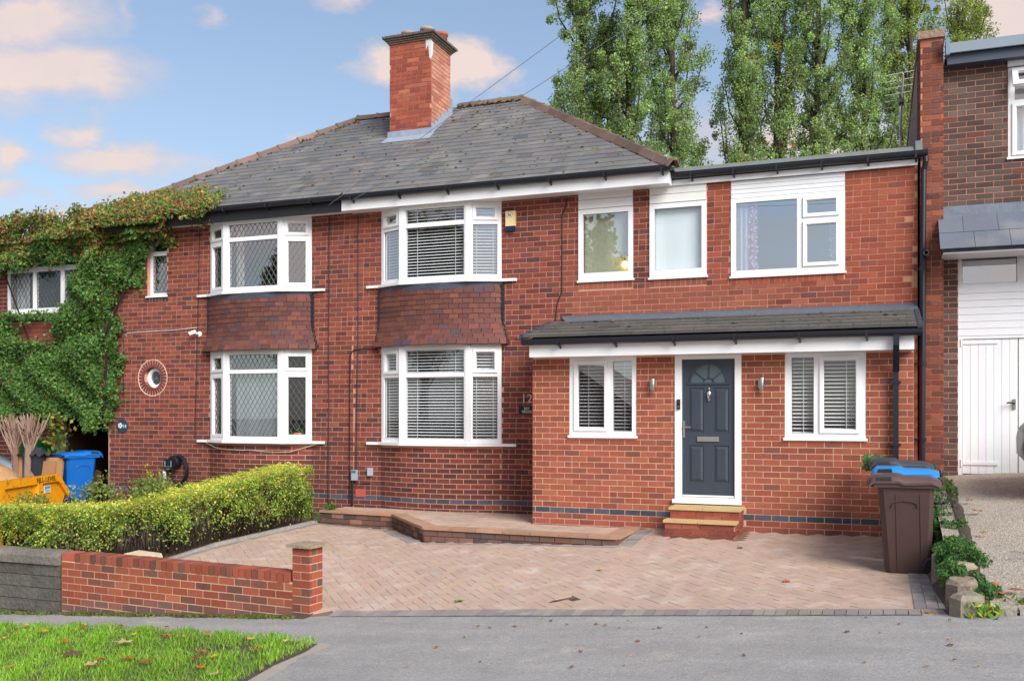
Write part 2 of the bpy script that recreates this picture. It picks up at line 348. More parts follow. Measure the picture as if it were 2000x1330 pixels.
# ================================================================ HOUSES
VM, VP = 14.45, 13.25           # main front, porch front
OLD = [(5, C(131,70,58)), (4, C(137,77,62)), (3, C(125,68,58)), (1.4, C(110,68,64)), (1.2, C(116,67,60))]
OLDLOW = [(4, C(105,60,53)), (4, C(110,62,55)), (3, C(96,58,55)), (1.4, C(87,59,60))]
NEW = [(5, C(148,88,68)), (4, C(144,83,66)), (2, C(137,78,63)), (1, C(129,78,67))]
EXT = [(5, C(149,78,59)), (4, C(155,84,63)), (3, C(143,75,59)), (.8, C(130,73,62))]
PORCH = [(5, C(153,86,67)), (5, C(148,82,65)), (3, C(155,91,71)), (2, C(138,79,66)), (.8, C(127,77,67))]
BLUE = [(1, C(70,74,86)), (1, C(84,86,98))]
def brickrun(P, u0, u1, z0, z1, V, course, blen, holes, colfn, circles=(), base=0.0, joint=.0112, skew=0.0, split=.12):
    k0 = math.floor((z0 - base) / course); k1 = math.ceil((z1 - base) / course)
    for k in range(k0, k1):
        a, b = max(base + k * course + joint / 2, z0), min(base + (k + 1) * course - joint / 2, z1)
        if b - a < .02: continue
        m = (a + b) / 2
        cuts = [(h[0], h[1]) for h in holes if h[2] < m < h[3]]
        for cu, cz, r in circles:
            if abs(m - cz) < r: w = math.sqrt(r * r - (m - cz) ** 2); cuts.append((cu - w, cu + w))
        cuts.sort(); segs = []; x = u0
        for c0, c1 in cuts:
            if c0 > x: segs.append((x, min(c0, u1)))
            x = max(x, c1)
        if x < u1: segs.append((x, u1))
        off = (k % 2) * blen / 2 + skew * k
        for s0, s1 in segs:
            i = math.floor((s0 - off) / blen) - 1
            while off + i * blen < s1:
                p, q = off + i * blen + joint / 2, off + (i + 1) * blen - joint / 2; i += 1
                parts = [(p, q)] if rnd.random() > split else [(p, (p+q)/2 - joint/2), ((p+q)/2 + joint/2, q)]
                for c, d in parts:
                    c, d = max(c, s0 + .003), min(d, s1 - .003)
                    if d - c < .03: continue
                    f = V + rnd.uniform(-.0018, .0012); e = rnd.uniform(-.001, .001)
                    P.box(c, d, f, f + .04, a + e, b + e, colfn((c + d) / 2, m))
def mortar(mb, u0, u1, z0, z1, V, holes, depth=.25): mb.holed(u0, u1, z0, z1, holes, V + .0035, V + depth)
def window(parent, T, w, z0, z1, lights, name='window', fr=.05, dep=.07, glass='glass', proud=.0, leadw=None, frame_mb=None, sash_part=True):
    """lights: (x0,x1,z0,z1,kind) glass rectangles; kind 'o' opening sash. Local x along the wall, y into the house"""
    fm = frame_mb or MB(); fm.T = T
    fm.holed(0, w, z0, z1, [l[:4] for l in lights], -proud, dep)
    frame = None
    if frame_mb is None: fm.T = T; frame = fm.build(name, 'upvc', parent)
    todo = []
    for x0, x1, a, b, kd in lights:
        g = MB(); g.T = T; g.box(x0 - .004, x1 + .004, .035, .043, a - .004, b + .004); todo.append(('pane', g, glass))
        if kd == 'o':
            s = MB(); s.T = T; e = .045
            s.holed(x0 - e, x1 + e, a - e, b + e, [(x0, x1, a, b)], -proud - .022, -proud - .001)
            s.holed(x0 - .008, x1 + .008, a - .008, b + .008, [(x0 + .008, x1 - .008, a + .008, b - .008)], -proud - .001, .034); todo.append(('sash', s, 'upvc'))
        else:
            s = MB(); s.T = T; s.holed(x0 - .001, x1 + .001, a - .001, b + .001, [(x0 + .006, x1 - .006, a + .006, b - .006)], .028, .034, (.16,.16,.17)); todo.append(('gasket', s, 'upvc'))
        if leadw:
            l = MB(); l.T = T; dw, dh = leadw
            for sgn in (1, -1):      # came lattice clipped to the pane
                n0 = int(-((b - a) / dh + 2)) * 1; 
                for i in range(n0 - 2, int((x1 - x0) / dw) + 3 - n0):
                    xs = x0 + i * dw; pts = []
                    # line x = xs + sgn*(z-a)*dw/dh
                    za, zb = a, b; k = sgn * dw / dh
                    lo, hi = ((x0 - xs) / k + a, (x1 - xs) / k + a); lo, hi = min(lo, hi), max(lo, hi)
                    za, zb = max(a, lo), min(b, hi)
                    if zb - za > .01: l.bar((xs + k * (za - a), .031 + .003 * (sgn > 0), za), (xs + k * (zb - a), .031 + .003 * (sgn > 0), zb), .005, .0095, (.10,.105,.115) if sgn > 0 else (.12,.125,.135), up=(0, 1, 0))
            todo.append(('leading', l, 'plain'))
    if frame is not None:
        for nm, g, m_ in todo: g.build(nm, m_, frame)
        return frame
    return todo
def TR(x, y, rz=0): return Matrix.Translation((x, y, 0)) @ Matrix.Rotation(rz, 4, 'Z')
def flat_window(parent, u0, u1, z0, z1, V, lights, name='window', glass='glass', sill=.03, leadw=None, inset=.03, head=0):
    w = window(parent, TR(u0, V + inset), u1 - u0, z0, z1, [(a - u0, b - u0, c, d, k) for a, b, c, d, k in lights], name, glass=glass, leadw=leadw)
    if sill:
        s = MB(); s.box(u0 - .02, u1 + .02, V - .03, V + .07 + inset, z0 - sill, z0 - .001); s.build('sill', 'upvc', w)
    return w
def arc(ul, ur, s, x):       # bow: how far the curve stands out at x
    h = (ur - ul) / 2; r = (h * h + s * s) / (2 * s); c = (ul + ur) / 2
    return math.sqrt(max(r * r - (x - c) ** 2, 0)) - (r - s)
def bay_geo(ul, ur): return [((ul, VM), (ul + .5, VM - .21)), ((ul + .5, VM - .21), (ur - .5, VM - .21)), ((ur - .5, VM - .21), (ur, VM))]
def bay(house, ul, ur, z0, z1, transoms, opens, leadw, glasses):
    fm = MB(); todo = []; W_ = []
    for i, (p, q) in enumerate(bay_geo(ul, ur)):
        w = math.hypot(q[0] - p[0], q[1] - p[1]); a = math.atan2(q[1] - p[1], q[0] - p[0])
        T = TR(p[0], p[1], a); t = transoms[i]; m0, m1 = (.065, .075) if i == 0 else (.075, .075) if i == 1 else (.075, .065)
        if i != 1 and 'b' in opens: m0 += .045; m1 += .035
        tl, tu = t - .035, t + .035
        if i != 1 and 't' in opens: tu = t + .075
        if i != 1 and 'b' in opens: tl = t - .075
        top = z1 - (.10 if i != 1 else .06); bot = z0 + (.105 if (i != 1 and 'b' in opens) else .075)
        x0, x1 = m0, w - m1
        if i != 1 and 't' in opens and 'b' not in opens: lt = (x0 + .045, x1 - .045, tu, top, 'o')
        else: lt = (x0, x1, tu, top, 'o' if i != 1 else 'f')
        L = [lt, (x0, x1, bot, tl, 'o' if (i != 1 and 'b' in opens) else 'f')]
        todo += window(house, T, w, z0, z1, L, frame_mb=fm, leadw=leadw, glass=glasses[i])
    fm.T = None
    for x in (ul + .5, ur - .5): fm.prism([(x - .045, VM - .225), (x + .045, VM - .225), (x + .035, VM - .14), (x - .035, VM - .14)], z0, z1)
    b = fm.build('bay_window', 'upvc', house)
    for nm, g, m_ in todo: g.build(nm, m_, b)
    s = MB(); s.prism([(ul-.27, VM+.01), (ul-.27, VM-.05), (ul-.03, VM-.07), (ul+.48, VM-.29), (ur-.48, VM-.29), (ur+.03, VM-.07), (ur+.27, VM-.05), (ur+.27, VM+.01)], z0 - .045, z0 - .002); s.build('sill', 'upvc', b)
    h = MB(); h.prism([(ul, VM+.2), (ul, VM), (ul+.5, VM-.21), (ur-.5, VM-.21), (ur, VM), (ur, VM+.2)], z1 + .002, z1 + .05); h.build('head', 'upvc', b)
    return b
TILE = [(5, C(103,64,58)), (4, C(111,70,60)), (3, C(95,60,56)), (1.5, C(91,66,66)), (1, C(120,70,62)), (.5, C(79,67,74))]
def apron(house, ul, ur):
    z0, z1 = 2.775, 3.70; n = 11; ex = (z1 - z0) / n; s = .26
    core = MB(); xs = [ul - .01 + (ur - ul + .02) * i / 24 for i in range(25)]
    pl = [(x, VM - arc(ul - .02, ur + .02, s - .02, x)) for x in xs]
    core.prism(pl + [(ur, VM + .05), (ul, VM + .05)], z0 + .03, z1 + .01, (.05, .045, .045)); a = core.build('tile_hanging', 'plain', house)
    P = Pieces('tile', 'clay_tile'); leads = {-1: MB(), 1: MB()}
    for r in range(n):
        zb = z1 - (r + 1) * ex; fl = (0, 0, 0, 0, 0, 0, .006, .016, .03, .05, .078)[r]; wd = (0, 0, 0, 0, 0, 0, .006, .018, .036, .06, .09)[r]
        L, Rr = ul - .015 - wd, ur + .015 + wd; x = L - (.08 if r % 2 else 0)
        sag = lambda q: arc(L, Rr, s + fl * .5, q)
        while x < Rr - .01:
            w = .162 * rnd.uniform(.96, 1.04); p, q = max(x, L), min(x + w, Rr); x += w + .003
            if q - p < .02: continue
            m = (p + q) / 2; v0, v1 = VM - sag(p), VM - sag(q); an = math.atan2(v1 - v0, q - p)
            tilt = .10 + (.05 * max(0, r - 5)) + rnd.uniform(-.02, .02)
            mx = Matrix.Translation((m, VM - sag(m) - .022 - fl * .5, zb + .062 + rnd.uniform(-.004, .004))) @ Matrix.Rotation(an, 4, 'Z') @ Matrix.Rotation(-tilt, 4, 'X') @ Matrix.Diagonal((math.hypot(q-p, v1-v0) - .004, .026, .118, 1))
            P.add(mx, jit(pick(TILE), .12))
        for sg, xe in ((-1, L), (1, Rr)):      # lead soaker lapped into each course at the ends
            leads[sg].add([(xe, VM - .005, zb + ex), (xe, VM - .05 - fl * .6, zb + ex * .2), (xe + sg * .035, VM - .012 - fl * .5, zb + .01), (xe + sg * .045, VM - .004, zb + ex * .9), (xe + sg * .02, VM + .02, zb + .02)], [(0,1,2), (0,2,3), (1,4,2), (3,2,4), (0,3,4), (0,4,1)])
    P.flush(a)
    for sg, xe in ((-1, ul - .01), (1, ur + .01)): leads[sg].box(xe - .03, xe + .03, VM - .045, VM + .01, z0 + .02, z1 + .05); leads[sg].build('soaker', 'black_timber', a)
    f = MB(); xs2 = [ul - .02 + (ur - ul + .04) * i / 20 for i in range(21)]
    o = [(x, VM - arc(ul - .03, ur + .03, s + .03, x) - .008) for x in xs2]
    f.prism(o + [(ur, VM + .02), (ul, VM + .02)], z1 - .012, 3.796); f.build('flashing', 'dark_lead', a)
    return a
def bow_base(wall, P, ul, ur, colfn):       # brick bow under the lower bay
    s = .22; xs = [ul + (ur - ul) * i / 24 for i in range(25)]
    m = MB(); m.prism([(x, VM + .0 - arc(ul, ur, s, x)) for x in xs] + [(ur, VM + .1), (ul, VM + .1)], -.45, 1.115); m.build('bow_mortar', 'mortar', wall)
    for k in range(-5, 14):
        z = k * .0833; x = ul - (.115 if k % 2 else 0)
        if z + .075 > 1.115: break
        while x < ur:
            p, q = max(x + .007, ul), min(x + .223, ur); x += .23
            if q - p < .04: continue
            v0, v1 = VM - arc(ul, ur, s, p), VM - arc(ul, ur, s, q); mx = Matrix.Translation(((p+q)/2, (v0+v1)/2 + .016, z + .0417)) @ Matrix.Rotation(math.atan2(v1-v0, q-p), 4, 'Z') @ Matrix.Diagonal((math.hypot(q-p, v1-v0), .04, .069, 1))
            P.add(mx, colfn((p+q)/2, z + .04))
def gutter(parent, u0, u1, V, zt, name='gutter', r=.058, step=.9, b0=.35, m='black_plastic', fascia_dz=0):
    g = MB(); o = [(V + r * math.cos(a), zt - .02 - r * math.sin(a)) for a in [math.pi * i / 8 for i in range(9)]]
    g.prof([(V + r, zt)] + o + [(V - r, zt)] + [(V - r + .006, zt)] + [(V + (r - .006) * math.cos(a), zt - .02 - (r - .006) * math.sin(a)) for a in [math.pi - math.pi * i / 8 for i in range(9)]] + [(V + r - .006, zt)], u0, u1)
    g.tube([(u0, V - r, zt), (u1, V - r, zt)], .007, 6)
    for x in (u0, u1): g.lathe([(r, -.004), (r, .004)], (x, V, zt - .02), 14, 'x')
    o = g.build(name, m, parent); x = u0 + b0
    while x < u1:
        b = MB(); b.box(x - .015, x + .015, V - r - .006, V + r + .01, zt - .09, zt - .07); b.bar((x, V - .01, zt - .085), (x + .01, V + r + .02, zt - .125), .022, .02); b.box(x - .014, x + .014, V - r - .008, V - r + .006, zt - .085, zt + .006); b.build('bracket', m, o); x += step
    return o
AL = R(34.3); RE, RZ = 14.08, 5.315
SLATE_ = [(5, C(98,99,103)), (4, C(105,106,107)), (3, C(88,91,97)), (2, C(115,113,109)), (1.2, C(92,88,84)), (.5, C(73,76,84))]
SLATE = [(5, C(106,104,103)), (4, C(110,107,106)), (3, C(100,100,101)), (2, C(115,111,108)), (.6, C(97,93,90)), (.3, C(87,88,92))]
def slates(roof, ua, ub, hipL, hipR):
    P = Pieces('slate', 'slate'); ex = .205; n = int(3.76 / math.cos(AL) / ex) + 1; sl = Vector((0, math.cos(AL), math.sin(AL))); nn = Vector((0, -math.sin(AL), math.cos(AL)))
    for r in range(n):
        d = r * ex; lo = ua + (d * math.cos(AL) + .06 if hipL else 0); hi = ub - (d * math.cos(AL) + .06 if hipR else 0); x = ua - (.135 if r % 2 else 0)
        if d + ex * .6 > 4.54: break
        while x < hi:
            p, q = max(x, lo), min(x + .268, hi); x += .27
            if q - p < .03: continue
            c = Vector(((p+q)/2, RE, RZ)) + sl * (d + .15 + rnd.uniform(-.006, .006)) + nn * .016
            mx = Matrix.Translation(c) @ Matrix.Rotation(AL - .038 + rnd.uniform(-.008, .008), 4, 'X') @ Matrix.Rotation(rnd.uniform(-.008, .008), 4, 'Z') @ Matrix.Diagonal((q-p, .30, .014, 1))
            P.add(mx, jit(pick(SLATE), .05))
    P.flush(roof)
RID = [(-.11,-.085), (-.04,.022), (.04,.022), (.11,-.085), (.09,-.085), (.03,.004), (-.03,.004), (-.09,-.085)]
RV = [(-.5, y, z) for y, z in RID] + [(.38, y*1.05, z*1.05 + .006) for y, z in RID] + [(.40, y*1.16, z*1.1 + .018) for y, z in RID] + [(.5, y*1.16, z*1.1 + .018) for y, z in RID]
RF = [(0,1,6,7), (1,2,5,6), (2,3,4,5), (31,30,25,24), (30,29,26,25), (29,28,27,26)] + [(8*k+(i+1) % 8, 8*k+i, 8*k+8+i, 8*k+8+(i+1) % 8) for k in range(3) for i in range(8)]
HIP = [(4, C(117,97,87)), (3, C(109,89,82)), (2, C(128,103,90)), (.4, C(132,117,101))]
def ridge_run(roof, a, b, name='ridge_tile', step=.45):
    a, b = Vector(a), Vector(b); d = (a - b).normalized(); n = max(1, round((b - a).length / step)); L = (b - a).length / n
    x = d; y = Vector((0, 0, 1)).cross(x).normalized(); z = x.cross(y)
    for i in range(n):
        c = a + (b - a) * ((i + .5) / n) + z * .045
        mx = Matrix.Translation(c) @ Matrix((x, y, z)).transposed().to_4x4() @ Matrix.Rotation(rnd.uniform(-.02, .02), 4, 'Y') @ Matrix.Diagonal((L + .03, 1, 1, 1))
        HP.add(mx, jit(pick(HIP), .12))
def moss(parent, spots, name='moss'):
    m = MB()
    for c, nrm, r in spots:
        q = Vector(nrm).to_track_quat('Z', 'Y').to_matrix().to_4x4(); m.T = Matrix.Translation(c) @ q
        k = 6; m.add([(r * math.cos(6.283*j/k) * rnd.uniform(.6, 1.3), r * math.sin(6.283*j/k) * rnd.uniform(.6, 1.2), 0) for j in range(k)] + [(0, 0, r * .55)], [(j, (j+1) % k, k) for j in range(k)], jit(rnd.choice([C(92,88,50), C(70,66,44), C(110,104,48), C(50,46,38), C(60,56,48)]), .2))
    m.T = None
    return m.build(name, 'soil_plain', parent, kind='stuff')
mat('soil_plain', rough=.95, noise=[(60, .3)])
def roof_shell(house, ua, ub, hip):      # hipped half roof, hip = 'L' or 'R'
    E, B, Z, RV_, RZ_ = RE, 2 * 17.84 - RE, RZ, 17.84, 7.88; m = MB(); dd = RV_ - E
    if hip == 'L': v = [(ua, E, Z), (ub, E, Z), (ub, B, Z), (ua, B, Z), (ua + dd, RV_, RZ_), (ub, RV_, RZ_)]
    else: v = [(ua, E, Z), (ub, E, Z), (ub, B, Z), (ua, B, Z), (ua, RV_, RZ_), (ub - dd, RV_, RZ_)]
    m.add(v, [(3,2,1,0), (0,1,5,4), (2,3,4,5), (0,4,3), (1,2,5)], C(96,97,102)); return m.build('roof', 'slate', house)
def rooms(house, rects):
    m = MB()
    for u0, u1, z0, z1, V in rects: m.add([(u0,V,z0),(u1,V,z0),(u1,V+3.4,z0),(u0,V+3.4,z0),(u0,V,z1),(u1,V,z1),(u1,V+3.4,z1),(u0,V+3.4,z1)], [(0,1,2,3),(7,6,5,4),(1,5,6,2),(2,6,7,3),(3,7,4,0)])
    m.build('room', 'room', house)
def oldcol(u, z):
    if .185 < z < .262: return jit(pick(BLUE), .12)
    lo = min(1, max(0, (1.7 - z) / 1.2 + (.12 if u < -9 else 0) + rnd.uniform(-.25, .25))); a = pick(OLDLOW if rnd.random() < .25 + lo * .7 else OLD); return jit(a, .13, .06)

# ---------------------------------------------------------------- left half of the pair, number 14
h14 = thing('brick_house', 'left half of the old brick semi, with diamond-leaded bays and a round window', 'house', (-11.2, VM, 0), 'brick houses along the street')
LUL, LUR = -11.52, -9.34
circ = (-12.857, 2.32, .335); strips = []
for i in range(8):
    za, zb = -.2 + .05 * i, -.15 + .05 * i; w = math.sqrt(max(.2**2 - min(abs(za), abs(zb))**2 * .8 - .004, .002)); strips.append((circ[0] - w, circ[0] + w, circ[1] + za, circ[1] + zb))
mh = [(LUL, LUR, 3.83, 5.10), (LUL, LUR, 1.16, 2.76), (-12.98, -12.52, 3.87, 5.06)]
w14 = MB(); mortar(w14, -13.9, -8.5, -.9, 5.3, VM, mh + strips); w14 = w14.build('wall', 'mortar', h14)
P = Pieces('brick', 'brick')
bh = mh[:2] + [(LUL, LUR, -1, 3.9), (-12.98, -12.52, 3.75, 5.06)]
brickrun(P, -13.9, -8.5, -.9, 5.28, VM, .0833, .23, bh, oldcol, [circ], skew=.003)
bow_base(w14, P, LUL, LUR, oldcol)
for i in range(30):      # radiating bricks round the bull's-eye
    a = 2 * math.pi * i / 30; P.add(Matrix.Translation((circ[0], 0, circ[1])) @ Matrix.Rotation(-a, 4, 'Y') @ Matrix.Translation((.262, VM + .045, 0)) @ Matrix.Diagonal((.125, .09, .043, 1)), jit(C(118,62,58), .15))
for i in range(7): P.box(-13.0 + .075*i, -12.94 + .075*i, VM - .004, VM + .05, 3.755, 3.855, jit(C(84,62,60), .25))
P.flush(w14)
ring = MB(); ring.lathe([(.33, .0), (.345, -.006), (.352, .0), (.345, .01)], (circ[0], VM - .001, circ[1]), 40, 'y', C(206,176,152), False); ring.build('pointing', 'plain', w14)
rw = MB(); rw.lathe([(.20, 0), (.20, .07), (.13, .07), (.13, -.005), (.15, -.02), (.19, -.015)], (circ[0], VM + .09, circ[1]), 32, 'y', (1, 1, 1), False); rw = rw.build('round_window', 'upvc', h14, True)
g = MB(); g.lathe([(.135, 0), (.135, .008)], (circ[0], VM + .12, circ[1]), 24, 'y'); g.build('pane', 'glass', rw)
l = MB()
for k in range(4):
    a = k * math.pi / 4; l.bar((circ[0] - .13*math.cos(a), VM + .115, circ[1] - .13*math.sin(a)), (circ[0] + .13*math.cos(a), VM + .115, circ[1] + .13*math.sin(a)), .004, .006, (.2,.2,.22))
l.build('leading', 'plain', rw)
LW = (.098, .155)
bay(h14, LUL, LUR, 3.84, 5.10, (4.76, 4.772, 4.76), 'tb', LW, ('dark_glass', 'bright_glass', 'bright_glass'))
bay(h14, LUL, LUR, 1.165, 2.76, (2.37, 2.40, 2.37), 'tb', LW, ('glass', 'bright_glass', 'dark_glass'))
apron(h14, LUL, LUR)
flat_window(h14, -12.98, -12.52, 3.87, 5.06, VM, [(-12.93, -12.57, 4.72, 5.01, 'f'), (-12.93, -12.57, 3.93, 4.64, 'f')], leadw=LW, glass='bright_glass', inset=.08)
r14 = roof_shell(h14, -14.12, -8.5, 'L'); slates(r14, -14.12, -8.5, True, False)
HP = Pieces('ridge_tile', 'clay_tile', RV, RF)
ridge_run(r14, (-14.16, RE - .02, RZ), (-10.4, 17.82, 7.88)); ridge_run(r14, (-10.37, 17.84, 7.9), (-8.5, 17.84, 7.9)); HP.flush(r14)
gutter(h14, -14.1, -8.5, RE - .02, 5.335, b0=.5)
f = MB(); f.box(-14.08, -8.56, RE + .045, RE + .075, 5.085, 5.27); f.build('fascia', 'black_timber', h14)
f = MB(); f.box(-14.08, -8.5, RE + .076, VM + .02, 5.12, 5.15); f.build('soffit', 'white_paint', h14)
f = MB()
for q in [(-13.9, -13.65, VM + .25, 21.2), (-8.6, -8.5, VM + .25, 21.2), (-13.65, -8.6, 20.9, 21.2)]: f.box(*q, -.9, 5.3, C(140,66,54))
f.build('outer_wall', 'brick', h14); rooms(h14, [(-13.6, -8.62, .1, 2.7, VM + .26), (-13.6, -8.62, 2.8, 5.2, VM + .26)])
spots = []
for i in range(170):
    d = rnd.uniform(.1, 4.4); u = rnd.uniform(-14 + d * .83, -8.5); spots.append(((u, RE + d * math.cos(AL), RZ + d * math.sin(AL) + .035), (0, -math.sin(AL), math.cos(AL)), rnd.uniform(.012, .034)))
for i in range(150):
    t = rnd.random() ** 1.2; a = Vector((-14.1, RE, RZ)).lerp(Vector((-10.37, 17.84, 7.88)), t); spots.append(((a.x + rnd.uniform(.08, .22), a.y - .06, a.z + rnd.uniform(-.04, .03)), (0, -.5, .8), rnd.uniform(.015, .045)))
moss(r14, spots)

# ---------------------------------------------------------------- right half with extension and porch, number 12
h12 = thing('brick_house', 'right half of the old brick semi, extended, with dark front door and tiled porch', 'house', (-4.2, VM, 0), 'brick houses along the street')
RUL, RUR = -7.95, -5.74
mh = [(RUL, RUR, 3.83, 5.10), (RUL, RUR, 1.16, 2.76), (-4.43, -3.55, 3.74, 5.16), (-3.29, -2.42, 3.73, 5.13), (-2.06, -.455, 3.69, 5.11)]
w12 = MB(); mortar(w12, -8.5, .5, -.9, 5.3, VM, mh + [(-4.5, .3, -1, 3.0)]); w12 = w12.build('wall', 'mortar', h12)
wb = MB(); wb.box(-4.5, .3, VM + .01, VM + .03, -.9, 3.0); wb.build('wall_infill', 'mortar', w12)
def upcol(u, z):
    if u < -4.62 or (u < -2.36 and z > 3.62): return oldcol(u, z)
    if z < 3.62 and u < -1.4: return jit(pick(NEW), .12)
    if z < 3.62 and u < -.3: return jit(pick(NEW + OLD), .14)
    if u > .38 and rnd.random() < .35: return jit(C(206,150,112), .1)
    return jit(pick(EXT), .12)
PB = Pieces('brick', 'brick')
brickrun(PB, -8.5, .5, -.9, 5.28, VM, .0833, .23, mh + [(RUL, RUR, -1, 3.9), (-4.75, .5, -1, 3.05), (-4.43, -3.55, 3.6, 4), (-3.29, -2.42, 3.6, 4), (-2.06, -.455, 3.58, 4)], upcol, skew=.002)
bow_base(w12, PB, RUL, RUR, oldcol)
for a, b, z in ((-4.43, -3.55, 3.735), (-3.29, -2.42, 3.725), (-2.06, -.455, 3.685)):
    x = a
    while x < b - .03: PB.box(x + .005, min(x + .074, b), VM - .001, VM + .04, z - .125, z - .02, jit(pick(NEW if a < -3 else EXT), .13)); x += .0795
PORCHZ = 2.47
ph = [(-4.2, -3.21, 1.33, 2.475), (-1.178, -.16, 1.325, 2.475), (-2.66, -1.75, .455, 2.475)]
pw = MB(); mortar(pw, -4.77, .41, -.4, 2.475, VP, ph, .22); pw = pw.build('porch_wall', 'pale_mortar', h12)
def pcol(u, z):
    if .215 < z < .298: return jit(pick(BLUE), .1)
    if z < .13: return jit(pick(PORCH), .12) if rnd.random() < .4 else jit(C(150,86,74), .15)
    return jit(pick(PORCH), .11, .05)
brickrun(PB, -4.77, .41, -.35, 2.468, VP, .083, .225, ph + [(-2.63, -1.72, -.5, .4)], pcol, base=.214, split=.03)
PB.flush(w12)
rb = MB(); rb.box(-8.45, -8.26, VM - .012, VM + .02, .215, .35, C(184,92,80)); rb.build('air_brick', 'brick', w12)
bay(h12, RUL, RUR, 3.84, 5.10, (4.77, 4.775, 4.77), 't', None, ('bright_glass', 'glass', 'bright_glass'))
bay(h12, RUL, RUR, 1.165, 2.76, (2.29, 2.29, 2.29), 't', None, ('glass', 'glass', 'glass'))
apron(h12, RUL, RUR)
for u0, u1, z0, gl_ in ((-4.43, -3.55, 3.745, 'bright_glass'), (-3.29, -2.42, 3.735, 'glass')): flat_window(h12, u0, u1, z0, 4.86, VM, [(u0 + .075, u1 - .075, z0 + .115, 4.86 - .075, 'f')], glass=gl_, inset=-.015)
flat_window(h12, -2.06, -.455, 3.695, 4.845, VM, [(-1.985, -1.115, 3.775, 4.78, 'f'), (-.985, -.575, 4.545, 4.745, 'o'), (-.985, -.575, 3.835, 4.395, 'o')], glass='sky_glass', inset=-.015)
for u0, u1, z0, n, zt in ((-4.43, -3.55, 4.865, 2, 5.15), (-3.29, -2.42, 4.865, 2, 5.13), (-2.06, -.455, 4.85, 4, 5.11)):     # boards over the upper windows
    PL = Pieces('plank', 'white_board'); b = MB(); b.box(u0, u1, VM + .01, VM + .06, z0, zt); b = b.build('head_panel', 'white_board', h12); hgt = (zt - z0) / n
    for i in range(n): PL.box(u0 + .003, u1 - .003, VM - (.025 if n == 2 else .008), VM + .009, z0 + i * hgt + .003, z0 + (i + 1) * hgt - .004, (1, 1, 1) if n == 4 else jit(C(250,246,240), .02))
    PL.flush(b)
flat_window(h12, -4.2, -3.21, 1.345, 2.468, VP, [(-4.085, -3.675, 1.455, 2.37, 'o'), (-3.555, -3.275, 1.405, 2.405, 'f')], inset=.01, sill=.035, glass='bright_glass')
flat_window(h12, -1.178, -.16, 1.34, 2.468, VP, [(-1.093, -.81, 1.40, 2.41, 'f'), (-.69, -.28, 1.45, 2.368, 'o')], inset=.01, sill=.035)
for u in (-3.88, -.485):
    t = MB(); t.box(u - .15, u + .15, VP - .03, VP - .0165, 2.395, 2.408); t.build('trickle_vent', 'upvc', h12)
# front door
dr_ = MB(); dr_.holed(-2.66, -1.75, .455, 2.468, [(-2.563, -1.838, .505, 2.412)], VP - .012, VP + .10); dr_.box(-2.69, -1.745, VP - .05, VP + .05, .42, .474); dr_ = dr_.build('door_frame', 'upvc', h12)
D = MB(); y0 = VP + .035; cx = -2.195
pan = [(-2.468, -2.262, 1.402, 2.013), (-2.122, -1.920, 1.402, 2.013), (-2.468, -2.262, .715, 1.222), (-2.122, -1.920, .715, 1.222)]
D.holed(-2.56, -1.841, .508, 2.409, pan + [(-2.46, -1.93, 2.085, 2.372)], y0 - .012, y0); D.box(-2.56, -1.841, y0, y0 + .035, .508, 2.409)
for a, b, c, d in pan:      # raised-and-fielded panels
    i, j = .012, .045; D.add([(a+i, y0 - .001, c+i), (b-i, y0 - .001, c+i), (b-i, y0 - .001, d-i), (a+i, y0 - .001, d-i), (a+j, y0 - .016, c+j), (b-j, y0 - .016, c+j), (b-j, y0 - .016, d-j), (a+j, y0 - .016, d-j)], [(0,1,5,4), (1,2,6,5), (2,3,7,6), (3,0,4,7), (4,5,6,7)])
arcp = lambda r, h, n=18, z0=2.085: [(cx + r * math.cos(math.pi * i / n), z0 + h * math.sin(math.pi * i / n)) for i in range(n + 1)]
A, B_ = arcp(.245, .262), arcp(.265, .2865)
top = [(-1.93, 2.085), (-1.93, 2.372), (-2.46, 2.372), (-2.46, 2.085)]
# spandrels between arch and square opening
for i in range(18):
    p, q = B_[i], B_[i+1]; D.add([(p[0], y0 - .012, p[1]), (q[0], y0 - .012, q[1]), (q[0], y0 - .012, 2.372), (p[0], y0 - .012, 2.372)], [(0, 1, 2, 3)])
    D.hexa([(A[i][0], y0 - .03, A[i][1]), (B_[i][0], y0 - .03, B_[i][1]), (B_[i][0], y0, B_[i][1]), (A[i][0], y0, A[i][1]), (A[i+1][0], y0 - .03, A[i+1][1]), (B_[i+1][0], y0 - .03, B_[i+1][1]), (B_[i+1][0], y0, B_[i+1][1]), (A[i+1][0], y0, A[i+1][1])])
D.box(cx - .285, cx + .285, y0 - .03, y0, 2.062, 2.086); D = D.build('door', 'door_paint', dr_)
g = MB(); g.add([(x, y0 - .006, z) for x, z in A] , [tuple(range(19))[::-1]], C(86,102,108)); g.build('fanlight', 'plastic', dr_)
s = MB()
for an in (36, 65, 90, 115, 144):
    if an in (65, 115): continue
    a = R(an); s.bar((cx + .06*math.cos(a), y0 - .012, 2.09 + .06*math.sin(a)), (cx + .245*math.cos(a), y0 - .012, 2.09 + .26*math.sin(a)), .012, .012)
a2 = arcp(.07, .06, 10, 2.09)
for p, q in zip(a2, a2[1:]): s.bar((p[0], y0 - .012, p[1]), (q[0], y0 - .012, q[1]), .012, .012)
s.build('glazing_bar', 'door_paint', dr_)
k = MB(); k.lathe([(.004, .075), (.012, .05), (.03, .03), (.034, .0), (.026, -.04), (.014, -.065), (.018, -.08), (.006, -.1)], (cx + .005, y0 - .028, 1.925), 14); k.tube([(cx + .005, y0 - .02, 1.98), (cx + .005, y0 - .02, 2.02)], .008); k.build('knocker', 'chrome', dr_, True)
